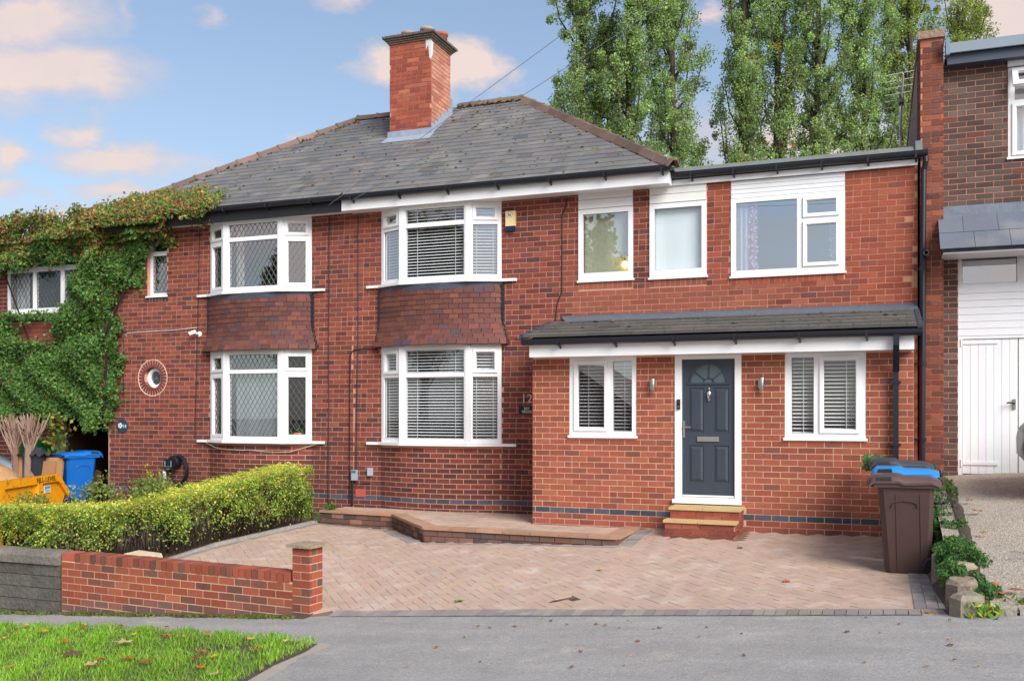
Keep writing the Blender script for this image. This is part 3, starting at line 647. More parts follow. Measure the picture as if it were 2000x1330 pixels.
k = MB(); k.box(-2.352, -2.055, y0 - .03, y0 - .012, 1.275, 1.342); k.box(-2.33, -2.077, y0 - .036, y0 - .0301, 1.29, 1.322); k.build('letterbox', 'chrome', dr_)
k = MB(); k.box(-2.55, -2.522, y0 - .03, y0 - .012, 1.325, 1.56); k.tube([(-2.536, y0 - .02, 1.475), (-2.536, y0 - .06, 1.475), (-2.43, y0 - .065, 1.473)], .011, 8); k.lathe([(.012, 0), (.012, .012)], (-2.536, y0 - .042, 1.39), 10, 'y'); k.build('handle', 'chrome', dr_)
k = MB(); k.box(-2.555, -1.846, y0 - .035, y0 - .0125, .512, .535, (.9, .9, .92)); k.build('weather_bar', 'upvc', dr_)
# porch roof
a = math.atan2(3.08 - 2.735, 14.45 - 12.96); sl = Vector((0, math.cos(a), math.sin(a))); E0 = Vector((0, 12.94, 2.728)); Ls = (14.45 - 12.94) / math.cos(a)
pr = MB(); pr.add([(-4.74, 12.97, 2.68), (.46, 12.97, 2.68), (.46, 14.46, 3.04), (-4.74, 14.46, 3.04), (-4.74, 12.97, 2.72), (.46, 12.97, 2.72), (.46, 14.46, 3.07), (-4.74, 14.46, 3.07)], [(0,3,2,1), (4,5,6,7), (0,1,5,4), (1,2,6,5), (2,3,7,6), (3,0,4,7)], C(70,66,62)); pr = pr.build('porch_roof', 'concrete_tile', h12)
PT = Pieces('roof_tile', 'concrete_tile'); nr = 5; ex = Ls / nr
for r in range(nr):
    x = -4.80 - (.16 if r % 2 else 0)
    while x < .47:
        p, q = max(x, -4.80), min(x + .318, .48); x += .321
        if q - p < .03: continue
        c = E0 + sl * (r * ex + .17) + Vector(((p+q)/2, -.0, .034))
        PT.add(Matrix.Translation(c) @ Matrix.Rotation(a - .085 + rnd.uniform(-.006, .006), 4, 'X') @ Matrix.Diagonal((q-p, .37, .042, 1)), jit(pick([(4, C(96,92,88)), (3, C(90,87,84)), (2, C(102,96,90)), (1, C(84,83,84))]), .08))
PT.flush(pr)
f = MB(); f.add([(-4.60, 14.29, 3.085), (.5, 14.29, 3.085), (.5, 14.43, 3.15), (-4.70, 14.43, 3.15), (-4.60, 14.29, 3.10), (.5, 14.29, 3.10), (.5, 14.42, 3.18), (-4.70, 14.42, 3.18)], [(0,3,2,1), (4,5,6,7), (0,1,5,4), (1,2,6,5), (2,3,7,6), (3,0,4,7)]); f.box(-4.70, .5, 14.425, 14.445, 3.10, 3.20); f.build('flashing', 'roof_lead', pr)
f = MB()
for r in range(nr):      # stepped dry-verge caps
    for x in (-4.82, .48):
        c = E0 + sl * (r * ex + .15) + Vector((x, 0, .045)); f.T = Matrix.Translation(c) @ Matrix.Rotation(a - .085, 4, 'X'); f.box(-.03, .03, -.17, .15, -.05, .022); f.T = None
f.build('verge_cap', 'dark_lead', pr)
f = MB(); f.box(-4.72, .41, 12.97, 13.0, PORCHZ, 2.665); f.box(-4.72, .41, 13.001, VP + .02, PORCHZ, PORCHZ + .015); f.build('porch_fascia', 'upvc', h12)
gutter(h12, -4.80, .5, 12.90, 2.715, step=.82, b0=.55)
spots = [((rnd.uniform(-4.7, .4), 12.94 + t * 1.45, 2.728 + t * .345 + .058), (0, -.23, .97), rnd.uniform(.01, .04)) for t in [(rnd.randrange(5) + rnd.uniform(0, .3)) / 5 for _ in range(120)]]
moss(pr, spots)
dp = MB(); dp.box(.165, .235, 12.86, 12.94, 2.52, 2.68); dp.hexa([(.16, 13.14, 2.2), (.24, 13.14, 2.2), (.24, 13.22, 2.2), (.16, 13.22, 2.2), (.165, 12.88, 2.55), (.235, 12.88, 2.55), (.235, 12.95, 2.55), (.165, 12.95, 2.55)]); dp.box(.168, .232, 13.15, 13.215, .1, 2.25)
for z in (2.05, 1.25): dp.box(.14, .26, 13.14, 13.245, z, z + .03)
dp.build('square_downpipe', 'black_plastic', h12)
# extension roof edge
f = MB(); f.box(-2.95, .50, VM - .06, VM - .03, 5.11, 5.19); f.build('extension_fascia', 'upvc', h12)
gutter(h12, -2.98, .62, VM - .13, 5.275, step=.62, b0=.35)
f = MB(); f.prof([(VM - .10, 5.21), (VM - .10, 5.235), (VM - .02, 5.38), (VM + .16, 5.40), (VM + .26, 5.33), (VM + 6, 5.36), (VM + 6, 5.2)], -2.9, .53); f.prof([(VM - .10, 5.23), (VM - .04, 5.45), (VM + .5, 5.47), (VM + .5, 5.3)], .47, .56); f.build('flat_roof', 'felt', h12)
p = MB(); p.tube([(.60, VM - .13, 5.20), (.60, VM - .13, 5.13), (.575, VM - .10, 5.02), (.565, VM - .10, 3.9)], .038, 10); p.tube([(.565, VM - .10, 3.95), (.55, VM - .10, .6)], .043, 10); p.tube([(.565, VM - .1, 3.93), (.60, VM - .17, 3.87)], .034, 10)
for z in (3.66, 2.35, 1.3): p.lathe([(.05, -.03), (.05, .03)], (.56, VM - .10, z), 10); p.box(.45, .56, VM - .07, VM - .03, z - .012, z + .012)
p.build('round_downpipe', 'black_plastic', h12)
p = MB(); p.lathe([(.034, 0), (.034, .02), (.026, .02), (.026, 0)], (.602, VM - .19, 3.865), 12, 'y'); p.build('pipe_end', 'felt', h12)
# main roof of number 12
r12 = roof_shell(h12, -8.5, -2.88, 'R'); slates(r12, -8.5, -2.88, False, True)
HP = Pieces('ridge_tile', 'clay_tile', RV, RF)
ridge_run(r12, (-2.84, RE - .02, RZ + .02), (-6.6, 17.82, 7.88)); ridge_run(r12, (-6.64, 17.84, 7.9), (-8.0, 17.84, 7.9)); HP.flush(r12)
gutter(h12, -8.5, -2.88, RE - .02, 5.335, step=.88, b0=.2)
f = MB(); f.box(-8.54, -2.93, RE + .045, RE + .075, 5.095, 5.27); f.box(-2.96, -2.93, RE + .076, VM - .1, 5.095, 5.27); f.build('fascia', 'upvc', h12)
f = MB(); f.box(-8.5, -2.96, RE + .076, VM + .02, 5.105, 5.13); f.build('soffit', 'upvc', h12)
f = MB(); f.tube([(-2.95, 14.1, 5.36), (-2.93, 14.08, 5.5)], .012); f.build('hip_iron', 'steel', r12)
f = MB()
for q in [(.28, .5, VM + .25, 21.2), (-8.5, .28, 20.9, 21.2), (.30, .41, VP + .22, VM), (-4.77, -4.55, VP + .22, VM)]: f.box(*q, -.9, 5.2 if q[3] > 15 else 2.5, C(176,82,62))
f.build('outer_wall', 'brick', h12)
rooms(h12, [(-8.4, -4.9, .1, 2.7, VM + .26), (-8.4, -4.9, 2.85, 5.1, VM + .26), (-4.8, -2.2, 3.2, 5.1, VM + .26), (-2.15, .25, 3.2, 5.1, VM + .26), (-4.5, .25, .3, 2.45, VP + .24)])
spots = []
for i in range(200):
    d = rnd.uniform(.1, 4.4); u = rnd.uniform(-8.4, -3.1 - d * .83); spots.append(((u, RE + d * math.cos(AL), RZ + d * math.sin(AL) + .035), (0, -math.sin(AL), math.cos(AL)), rnd.choice([.012, .018, .025, .038])))
for i in range(60): spots.append(((rnd.uniform(-8, -6.7), 17.72, 7.86 + rnd.uniform(-.03, .05)), (0, -.5, .8), rnd.uniform(.015, .045)))
moss(r12, spots)
# chimney on the party wall
cu0, cu1, cv0, cv1, ct = -8.9, -8.01, 16.5, 17.4, 8.80
ch = MB(); ch.box(cu0 + .007, cu1 - .007, cv0 + .007, cv1 - .007, 6.7, ct); ch = ch.build('chimney', 'mortar', h12)
P = Pieces('brick', 'brick'); CB = [(4, C(150,78,62)), (4, C(159,86,67)), (2, C(138,71,61)), (1, C(168,99,79))]; CBS = [(4, C(180,123,101)), (3, C(188,136,114)), (2, C(170,108,88))]  # CBS: paler bricks for the right side, sunlight put into their colour
brickrun(P, cu0, cu1, 6.75, ct, cv0, .0833, .235, [], lambda u, z: jit(pick(CB), .12), skew=.01)
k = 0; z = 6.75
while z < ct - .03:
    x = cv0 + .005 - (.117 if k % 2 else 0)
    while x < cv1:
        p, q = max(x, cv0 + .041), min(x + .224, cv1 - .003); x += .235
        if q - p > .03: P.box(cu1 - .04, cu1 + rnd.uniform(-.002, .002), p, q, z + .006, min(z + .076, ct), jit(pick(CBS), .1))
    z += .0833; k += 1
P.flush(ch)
c = MB()
for i, (e, z0, z1) in enumerate([(.02, 8.805, 8.835), (.045, 8.837, 8.867), (.075, 8.869, 8.90), (.11, 8.902, 8.945)]): c.box(cu0 - e, cu1 + e, cv0 - e, cv1 + e, z0, z1, C(120,108,96) if i != 3 else C(98,90,84))
c.build('cap', 'stone', ch)
for x, y, col, h in ((-8.62, 16.75, C(150,134,118), 9.10), (-8.26, 16.85, C(156,140,124), 9.17), (-8.1, 17.15, C(170,92,74), 9.16)):
    p = MB(); p.lathe([(.13, 8.95), (.12, h - .06), (.14, h - .05), (.14, h), (.10, h), (.09, 9.0)], (x, y, 0), 18, 'z', col); p.build('chimney_pot', 'clay_tile', ch, True)
l = MB(); l.box(cu0 - .03, cu1 + .03, cv0 - .03, cv0 - .004, 6.93, 7.11); l.add([(cu0 - .06, cv0 - .22, 6.845), (cu1 + .06, cv0 - .22, 6.845), (cu1 + .06, cv0 - .01, 6.99), (cu0 - .06, cv0 - .01, 6.99), (cu0 - .06, cv0 - .22, 6.86), (cu1 + .06, cv0 - .22, 6.86), (cu1 + .06, cv0 - .01, 7.005), (cu0 - .06, cv0 - .01, 7.005)], [(0,3,2,1), (4,5,6,7), (0,1,5,4), (1,2,6,5), (2,3,7,6), (3,0,4,7)])
for i in range(6):       # stepped side flashing
    y = cv0 + i * .15; zb = RZ + (y - RE) * math.tan(AL); l.add([(cu1 + .004, y, zb), (cu1 + .004, y + .15, zb + .10), (cu1 + .004, y + .15, zb + .24), (cu1 + .004, y, zb + .24), (cu1 + .02, y, zb), (cu1 + .02, y + .15, zb + .10), (cu1 + .02, y + .15, zb + .24), (cu1 + .02, y, zb + .24)], [(0,3,2,1), (4,5,6,7), (0,1,5,4), (1,2,6,5), (2,3,7,6), (3,0,4,7)])
l.box(cu0 + .1, cu1 + .03, cv1, cv1 + .03, 7.5, 7.95); l.build('flashing', 'lead', ch).color = (1.7, 1.7, 1.7, 1)
l = MB(); l.add([(cu1 - .11, cv0 - .006, 8.95), (cu1 + .006, cv0 - .006, 8.95), (cu1 + .006, cv0 - .006, 8.42), (cu1 - .03, cv0 - .006, 8.45), (cu1 - .05, cv0 - .006, 8.7), (cu1 - .10, cv0 - .006, 8.62)], [(0,5,4,3,2,1)], C(206,206,206)); l.add([(cu1 + .006, cv0 - .006, 8.8), (cu1 + .006, cv0 + .10, 8.78), (cu1 + .006, cv0 + .08, 8.55), (cu1 + .006, cv0 - .006, 8.42)], [(0,3,2,1)], C(206,206,206)); l.build('lime_stain', 'plain', ch)
# ---------------------------------------------------------------- neighbour on the right
VN = 14.55
hr = thing('flat_roofed_house', 'dark brick house at the right with white garage doors and slate canopy', 'house', (2.5, VN, .8), 'brick houses along the street')
DK = [(5, C(89,74,70)), (4, C(96,81,76)), (3, C(81,66,64)), (1, C(104,91,85)), (.6, C(107,72,63))]
PIER = [(4, C(135,81,64)), (3, C(123,70,57)), (2, C(110,70,61)), (1, C(159,94,70)), (1, C(101,66,59))]
nh = [(1.02, 3.4, .5, 3.90), (1.63, 3.6, 5.13, 6.47)]
wr = MB(); mortar(wr, .83, 8, .3, 6.5, VN, nh); wr = wr.build('wall', 'dark_mortar', hr)
P = Pieces('brick', 'brick')
brickrun(P, .835, 4.2, .3, 6.47, VN, .078, .225, nh, lambda u, z: jit(pick(DK), .12), split=.03)
wp = MB(); wp.box(.537, .823, 14.427, 22, .3, 6.84); wp = wp.build('party_wall', 'dark_mortar', hr)
brickrun(P, .53, .83, .3, 6.82, 14.42, .078, .225, [], lambda u, z: jit(pick(PIER), .14), base=.02)
for k in range(int(6.5 / .078)):
    for j in range(3): P.box(.528, .56, 14.47 + j * .225, 14.68 + j * .225, .32 + k * .078, .387 + k * .078, jit(pick(PIER), .12))
P.flush(wr)
c = MB(); c.box(.50, .85, 14.38, 14.9, 6.845, 6.95); c.box(.50, .85, 14.9, 22, 6.84, 6.92); c.build('coping', 'stone', hr).color = (*C(150,124,110), 1)
c = MB(); c.box(.515, .527, 15.2, 22, 5.2, 6.84, C(150,128,120)); c.build('render_coat', 'stone', hr)
c = MB(); c.box(.87, 8, 14.30, 14.34, 6.575, 6.71, C(132,146,158)); c.box(.85, .90, 14.28, 14.5, 6.55, 6.78, C(120,140,156)); c.box(.87, 8, 14.34, 21, 6.66, 6.70, C(110,116,124)); c.build('roof_trim', 'plain', hr)
c = MB(); c.box(.87, 8, 14.37, 14.40, 6.44, 6.573, C(70,80,94)); c.box(.87, 8, 14.401, VN + .02, 6.44, 6.46, C(60,68,80)); c.build('fascia', 'plain', hr)
f = MB(); f.box(.88, 8, 14.40, VN + .05, 6.46, 6.6, C(60,40,36)); f.build('wall_head', 'brick', hr)
# canopy of slates with lead apron
cv = MB(); cv.prof([(VN + .02, 4.38), (VN - .05, 4.38), (13.95, 3.86), (13.95, 3.81), (VN + .02, 3.81)], .80, 6.0, C(70,74,82)); cv = cv.build('canopy', 'slate', hr)
P = Pieces('canopy_slate', 'slate'); a = math.atan2(.52, .55)
for r in range(2):
    x = .76 - (.12 if r else 0)
    while x < 4.2:
        p, q = max(x, .76), x + .42; x += .425
        c0 = Vector(((p+q)/2, 13.93 + (.18 + .37 * r) * math.cos(a), 3.845 + (.18 + .37 * r) * math.sin(a) + .02)); P.add(Matrix.Translation(c0) @ Matrix.Rotation(a - .02, 4, 'X') @ Matrix.Diagonal((q - p, .42, .012, 1)), jit(C(100,106,118), .05))
P.flush(cv)
f = MB(); f.box(.79, 6, VN - .06, VN - .002, 4.36, 4.52); f.box(.765, .80, VN - .12, VN + .0, 4.30, 4.56); f.build('flashing', 'lead', hr)
f = MB(); f.box(.80, 6, 13.97, VN, 3.79, 3.808); f.build('soffit', 'upvc', hr)
flat_window(hr, 1.02, 3.4, 3.42, 3.895, VN, [(1.075, 1.755, 3.455, 3.84, 'f'), (1.85, 2.53, 3.455, 3.84, 'f'), (2.63, 3.34, 3.455, 3.84, 'f')], sill=0, glass='sky_glass', inset=.06)
PLK = Pieces('board', 'white_board'); b = MB(); b.box(1.02, 3.4, VN + .06, VN + .12, 2.73, 3.42); b = b.build('cladding', 'white_board', hr)
for i in range(7): PLK.box(1.022, 3.4, VN + .035, VN + .059, 2.735 + i * .0975, 2.828 + i * .0975, (1, 1, 1))
PLK.flush(b)
f = MB(); f.holed(1.02, 3.4, .78, 2.728, [(1.075, 3.34, .8, 2.69)], VN + .03, VN + .10); f.build('garage_frame', 'white_paint', hr)
for i, (a, b) in enumerate(((1.08, 1.762), (1.772, 2.55), (2.56, 3.335))):
    d = MB(); d.box(a, b, VN + .065, VN + .09, .83, 2.685); d = d.build('garage_door', 'white_paint', hr)
    P = Pieces('board', 'white_paint'); n = 7; w = (b - a) / n
    for k in range(n): P.box(a + k * w + .001, a + (k+1) * w - .003, VN + .05, VN + .064, .832, 2.683, jit((1, 1, 1), .02))
    P.flush(d)
    h = MB(); s = 1 if i == 0 else -1; e = a if i == 0 else b
    for z in (2.64, .975): h.box(min(e, e + s * .44), max(e, e + s * .44), VN + .036, VN + .049, z - .022, z + .022); h.tube([(e - s * .02, VN + .03, z - .05), (e - s * .02, VN + .03, z + .05)], .014)
    h.build('strap_hinge', 'white_paint', d)
k = MB(); k.box(1.70, 1.735, VN + .03, VN + .049, 1.72, 1.86); k.tube([(1.718, VN + .03, 1.80), (1.718, VN - .01, 1.80), (1.64, VN - .015, 1.81), (1.62, VN - .01, 1.80)], .011, 7, C(120,112,104)); k.build('handle', 'steel', hr)
w = flat_window(hr, 1.64, 3.5, 5.14, 6.36, VN, [(1.72, 2.45, 5.92, 6.30, 'f'), (1.735, 2.45, 5.215, 5.83, 'o'), (2.56, 3.42, 5.215, 6.3, 'f')], glass='bright_glass', inset=.02, sill=.03)
s = MB(); s.T = Matrix.Translation((1.68, VN + .0, 6.33)) @ Matrix.Rotation(-.5, 4, 'X'); s.holed(0, .82, -.30, 0, [(.07, .75, -.23, -.06)], -.03, .02); s.build('top_sash', 'upvc', w)
s = MB(); s.box(1.63, 3.5, VN - .03, VN + .08, 6.37, 6.465); s.build('head_panel', 'white_board', hr)
f = MB(); f.box(7.9, 8, VN + .25, 21, .3, 6.5, C(96,80,76)); f.box(.83, 8, 20.9, 21, .3, 6.5, C(96,80,76)); f.build('outer_wall', 'brick', hr)
rooms(hr, [(1.05, 3.35, 3.0, 3.95, VN + .3), (1.55, 3.6, 4.6, 6.5, VN + .3)])

# ---------------------------------------------------------------- neighbour on the left behind the creeper
hl = thing('brick_house', 'next brick house at far left, mostly hidden under the creeper', 'house', (-17, VM, -.3), 'brick houses along the street')
nh = [(-16.55, -14.5, 3.67, 4.95), (-15.25, -13.93, -.8, 1.55)]
wl = MB(); mortar(wl, -22, -13.92, -.9, 5.15, VM, nh); wl = wl.build('wall', 'mortar', hl)
P = Pieces('brick', 'brick'); brickrun(P, -18, -13.93, -.9, 1.9, VM, .0833, .23, nh, lambda u, z: jit(pick(OLDLOW), .12)); brickrun(P, -18, -16.55, 2.8, 4.9, VM, .0833, .23, [], lambda u, z: jit(pick(OLDLOW), .12)); P.flush(wl)
flat_window(hl, -16.55, -14.5, 3.68, 4.95, VM, [(a, b, c, d, 'f') for a, b in ((-16.49, -15.87), (-15.79, -15.14), (-15.05, -14.56)) for c, d in ((3.75, 4.48), (4.58, 4.88))], leadw=(.1, .16), inset=.0, sill=.04)
f = MB(); f.box(-16.6, -14.45, VM - .03, VM + .0, 3.48, 3.635); f.build('flashing', 'black_timber', hl)
b = MB(); b.box(-16.55, -14.5, VM - .02, VM + .004, 2.7, 3.49, (.08, .06, .06)); b = b.build('tile_hanging', 'plain', hl); P = Pieces('tile', 'clay_tile')
for r in range(8):
    x = -16.55 - (.08 if r % 2 else 0)
    while x < -14.5: p, q = max(x, -16.55), min(x + .16, -14.5); x += .163; P.add(Matrix.Translation(((p+q)/2, VM - .034, 2.82 + .085 * r)) @ Matrix.Rotation(-.12, 4, 'X') @ Matrix.Diagonal((max(q-p, .02), .013, .125, 1)), jit(C(140,78,66), .14))
P.flush(b)
f = MB(); f.box(-22, -13.95, VM + .26, 21, 5.0, 5.2); f.build('roof', 'felt', hl)
f = MB()      # garage recess: closed but for the front, its shade deepened by dark wall colour
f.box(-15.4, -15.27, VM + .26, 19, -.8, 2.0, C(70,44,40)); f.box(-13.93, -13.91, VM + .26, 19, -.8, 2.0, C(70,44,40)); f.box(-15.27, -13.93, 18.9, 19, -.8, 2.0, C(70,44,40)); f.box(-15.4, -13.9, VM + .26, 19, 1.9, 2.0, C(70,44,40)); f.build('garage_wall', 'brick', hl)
f = MB(); f.box(-22, -21.8, VM + .25, 21, -.9, 5, C(140,66,54)); f.box(-22, -13.95, 20.8, 21, -.9, 5, C(140,66,54)); f.build('outer_wall', 'brick', hl)
rooms(hl, [(-17, -14.3, 3.2, 5.0, VM + .26)])

# ---------------------------------------------------------------- blinds and curtains, each hung in its own window
def blind(u0, u1, z0, z1, V, label, T=None, tilt=1.0, pitch=.05, wdt=.0145, group='white venetian blinds', cords=(.18, .82)):
    b = MB(); b.T = T; z = z1 - .03; b.box(u0, u1, V, V + .03, z1 - .025, z1)
    while z > z0:
        dy, dz_ = wdt * math.cos(tilt) / 2, wdt * math.sin(tilt) / 2; b.hexa([(u0, V + .02 - dy, z - dz_), (u1, V + .02 - dy, z - dz_), (u1, V + .02 + dy, z + dz_), (u0, V + .02 + dy, z + dz_), (u0, V + .02 - dy, z - dz_ + .003), (u1, V + .02 - dy, z - dz_ + .003), (u1, V + .02 + dy, z + dz_ + .003), (u0, V + .02 + dy, z + dz_ + .003)]); z -= pitch
    for c in cords: x = u0 + (u1 - u0) * c; b.box(x - .004, x + .004, V - .004, V - .002, z0, z1 - .03)
    o = b.build('venetian_blind', 'upvc', None); return tag(o, label, 'blind', group)
for z0, z1, t0, nm in ((3.9, 5.06, .5, 'upper'), (1.24, 2.72, .42, 'lower')):
    for i, (p, q) in enumerate(bay_geo(RUL, RUR)):
        w = math.hypot(q[0]-p[0], q[1]-p[1]); T = TR(p[0], p[1], math.atan2(q[1]-p[1], q[0]-p[0]))
        blind(.06, w - .06, z0, z1, .075, 'venetian blind in the %s light of the %s unleaded bay' % (('narrow left', 'wide middle', 'right side')[i], nm), T, 1.0 + (.25 if (i == 2 and nm == 'upper') else 0))
blind(-4.09, -3.25, 1.37, 2.44, VP + .1, 'white venetian blind in the porch window left of the front door')
blind(-1.1, -.25, 1.37, 2.44, VP + .1, 'white venetian blind in the porch window right of the front door')
def curtain(u0, u1, z0, z1, V, label, col, pts=14, amp=.03, dots=False, tie=0, name='curtain', rz=None):
    b = MB(); n = pts * 4; us = [i / n for i in range(n + 1)]; zs = [0, .3, .55, .7, .8, 1]
    def fn(s, t):
        k = 1 - tie * math.exp(-((t - .3) / .12) ** 2); return (u0 + (u1 - u0) * s * k, V + amp * math.sin(s * pts * 3.14), z0 + (z1 - z0) * t)
    b.grid(us, zs, fn, col)
    if dots:
        for i in range(60):
            s, t = rnd.random(), rnd.random(); p = fn(s, t); b.lathe([(.018, -.002), (.018, .0)], (p[0], V - amp - .006, p[2]), 8, 'y', C(240,236,240))
    return tag(b.build(name, 'net' if name == 'net_curtain' else 'cloth', None), label, 'curtain', 'curtains behind the windows')
curtain(-1.98, -1.80, 3.78, 4.8, VM + .085, 'sheer white curtain at the left of the widest upper window', C(232,234,240), 5)
curtain(-1.81, -1.68, 3.78, 4.78, VM + .08, 'pink spotted curtain tied back in the widest upper window', C(206,96,168), 3, .02, True)
curtain(-.66, -.575, 3.80, 4.4, VM + .085, 'pink spotted curtain edge at the right of the widest upper window', C(206,96,168), 3, .02, True)
curtain(-4.36, -3.62, 3.8, 4.82, VM + .12, 'pale net blind behind the first upper window by the old bay', C(222,222,196), 3, .004, name='net_curtain')
curtain(-3.22, -2.48, 3.8, 4.82, VM + .085, 'white net blind filling the middle upper window over the porch', C(232,238,238), 3, .004, name='net_curtain')
curtain(-10.95, -10.78, 3.95, 5.05, VM + .02, 'cream curtain inside the upper leaded bay at its left edge', C(226,220,200), 4)
curtain(-11.42, -11.15, 3.95, 5.05, VM + .12, 'pale net in the narrow side light of the upper leaded bay', C(190,190,180), 5, name='net_curtain')
curtain(-10.9, -9.95, 1.25, 2.4, VM - .05, 'white net across the middle of the lower leaded bay', C(206,214,222), 5, .01, name='net_curtain')
curtain(-16.45, -16.1, 3.75, 4.5, VM + .14, 'pale curtain at the left of the window under the creeper', C(196,200,196), 4)
curtain(1.74, 2.4, 5.2, 5.84, VN + .14, 'white net in the upper window of the dark brick house', C(226,232,240), 10, .02, name='net_curtain')
curtain(-.42, -.30, 1.4, 2.1, VP + .3, 'cream drape tied behind the right porch window blind', C(214,206,190), 5, .03)
lp = thing('ceiling_lamp', 'small lit lamp glowing inside the first upper window', 'lamp', (-3.70, VM + .0, 4.0)); b = MB(); b.lathe([(.0, -.05), (.035, -.03), (.045, 0), (.03, .03), (.01, .05)], (-3.70, VM + .07, 3.98), 12); b.build('bulb', 'lamp', lp, True); b = MB(); b.lathe([(.02, .045), (.012, .11), (.09, .115), (.09, .125)], (-3.70, VM + .07, 3.98), 12); b.tube([(-3.70, VM + .07, 4.1), (-3.70, VM + .07, 4.85)], .006); b.build('fitting', 'steel', lp)
for x, s, lab in ((-9.78, 1, 'terracotta pot with a small green plant inside the lower leaded bay'), (-9.60, .85, 'smaller terracotta pot beside the leafy one in the lower leaded bay')):
    t = thing('flower_pot', lab, 'flower pot', (x, VM - .02, 1.165)); b = MB(); b.lathe([(.055*s, 1.165), (.085*s, 1.165+.13*s), (.095*s, 1.165+.13*s), (.095*s, 1.165+.17*s), (.08*s, 1.165+.17*s), (.075*s, 1.165+.12*s)], (x, VM - .03, 0), 16, 'z', C(190,108,76)); b.build('pot', 'plain', t, True)
    n = int(60 * s); pp = np.array([x, VM - .03, 1.165 + .22 * s]) + rng.normal(size=(n, 3)) * [.05*s, .04*s, .05*s]; leaf_mesh('leaves', pp, .06, palette_np([(1, C(90,140,50))], n), t)

# ---------------------------------------------------------------- fittings on the fronts
def text(name, s, size, loc, parent, m, rz=0, ext=.004, sx=1.0, sp=1.0):
    c = bpy.data.curves.new(name, 'FONT'); c.body = s; c.size = size; c.align_x = 'CENTER'; c.align_y = 'CENTER'; c.extrude = ext; c.space_line = .85 * sp
    o = bpy.data.objects.new(name, c); COL.objects.link(o); o.rotation_euler = (R(90), 0, rz); o.scale = (sx, 1, 1)
    if parent: o.parent = parent
    o.location = Vector(loc) - (org(parent) if parent else Vector()); c.materials.append(M[m] if isinstance(m, str) else m)
    bpy.context.view_layer.update(); me = bpy.data.meshes.new_from_object(o.evaluated_get(bpy.context.evaluated_depsgraph_get())); nm, mx, loc_, rot_, sc_ = o.name, o.parent, o.location.copy(), o.rotation_euler.copy(), o.scale.copy()
    bpy.data.objects.remove(o); o = bpy.data.objects.new(nm, me); COL.objects.link(o); o.parent = mx; o.location = loc_; o.rotation_euler = rot_; o.scale = sc_; return o
def flatmat(name, col, rough=.5):
    m = bpy.data.materials.new(name); m.use_nodes = True; b = m.node_tree.nodes['Principled BSDF']; b.inputs['Base Color'].default_value = (*col, 1); b.inputs['Roughness'].default_value = rough; M[name] = m
flatmat('silver_letter', C(196,192,192), .35); flatmat('white_letter', C(226,226,222)); flatmat('black_letter', C(34,26,16)); flatmat('green_letter', C(120,150,150)); flatmat('blue_letter', C(60,84,150))
t = thing('house_number', 'silver number 12 on the brickwork above the small black name plate', 'house number', (-5.285, VM, 1.80)); a = text('numeral', '1', .19, (-5.345, VM - .012, 1.888), t, 'silver_letter', ext=.008); b = text('numeral', '2', .19, (-5.245, VM - .012, 1.888), t, 'silver_letter', ext=.008)
t = thing('name_plate', 'small black plate lettered BAY MEADE in white, beside the porch', 'name plate', (-5.30, VM, 1.70)); b = MB(); b.box(-5.435, -5.17, VM - .014, VM - .003, 1.642, 1.775, C(20,24,28)); b.build('plate', 'plastic', t); text('lettering', 'BAY\nMEADE', .062, (-5.295, VM - .016, 1.708), t, 'white_letter', ext=.001, sx=.86)
t = thing('house_plaque', 'round dark blue plaque numbered 14 with a white flower', 'house plaque', (-13.572, VM, 1.40)); b = MB(); b.lathe([(.12, -.012), (.135, -.008), (.135, 0)], (-13.572, VM - .004, 1.405), 28, 'y', C(44,66,88)); b.build('disc', 'plastic', t)
b = MB()
for i in range(5): an = i * 1.257; b.lathe([(.024, -.018), (.024, -.013)], (-13.62 + .03*math.cos(an), VM - .004, 1.415 + .03*math.sin(an)), 10, 'y', C(226,232,226))
b.build('flower', 'plastic', t); text('lettering', '14', .10, (-13.52, VM - .018, 1.40), t, 'white_letter', ext=.001)
t = thing('alarm_box', 'cream burglar alarm box with dark blue base, high beside the upper bay', 'alarm box', (-5.565, VM, 4.76)); b = MB(); b.hexa([(-5.645, VM - .07, 4.68), (-5.485, VM - .07, 4.68), (-5.485, VM, 4.68), (-5.645, VM, 4.68), (-5.65, VM - .055, 4.925), (-5.48, VM - .055, 4.925), (-5.48, VM, 4.925), (-5.65, VM, 4.925)], C(232,208,150)); b.build('cover', 'plastic', t)
b = MB(); b.hexa([(-5.63, VM - .055, 4.605), (-5.50, VM - .055, 4.605), (-5.50, VM, 4.605), (-5.63, VM, 4.605), (-5.64, VM - .066, 4.679), (-5.49, VM - .066, 4.679), (-5.49, VM, 4.679), (-5.64, VM, 4.679)], C(28,46,84)); b.build('strobe_lens', 'plastic', t)
b = MB(); b.lathe([(.042, -.003), (.042, 0)], (-5.575, VM - .0615, 4.86), 20, 'y', C(226,226,222)); b.lathe([(.047, -.001), (.047, 0)], (-5.575, VM - .0605, 4.86), 20, 'y', C(50,52,60)); b.box(-5.595, -5.58, VM - .067, VM - .0645, 4.845, 4.885, C(60,62,70)); b.box(-5.572, -5.555, VM - .067, VM - .0645, 4.835, 4.87, C(60,62,70)); b.build('badge', 'plastic', t)
for u, lab in ((-2.958, 'slim steel up-and-down wall light between left porch window and dark door'), (-1.473, 'slim steel up-and-down wall light between the dark door and right porch window')):
    t = thing('wall_light', lab, 'wall light', (u, VP, 2.06), 'steel wall lights'); b = MB(); b.lathe([(.03, -.085), (.032, -.08), (.032, .08), (.03, .085)], (u, VP - .065, 2.06), 18); b.build('cylinder', 'steel', t, True); b = MB(); b.box(u - .045, u - .01, VP - .05, VP - .001, 2.0, 2.11); b.build('bracket', 'steel', t)
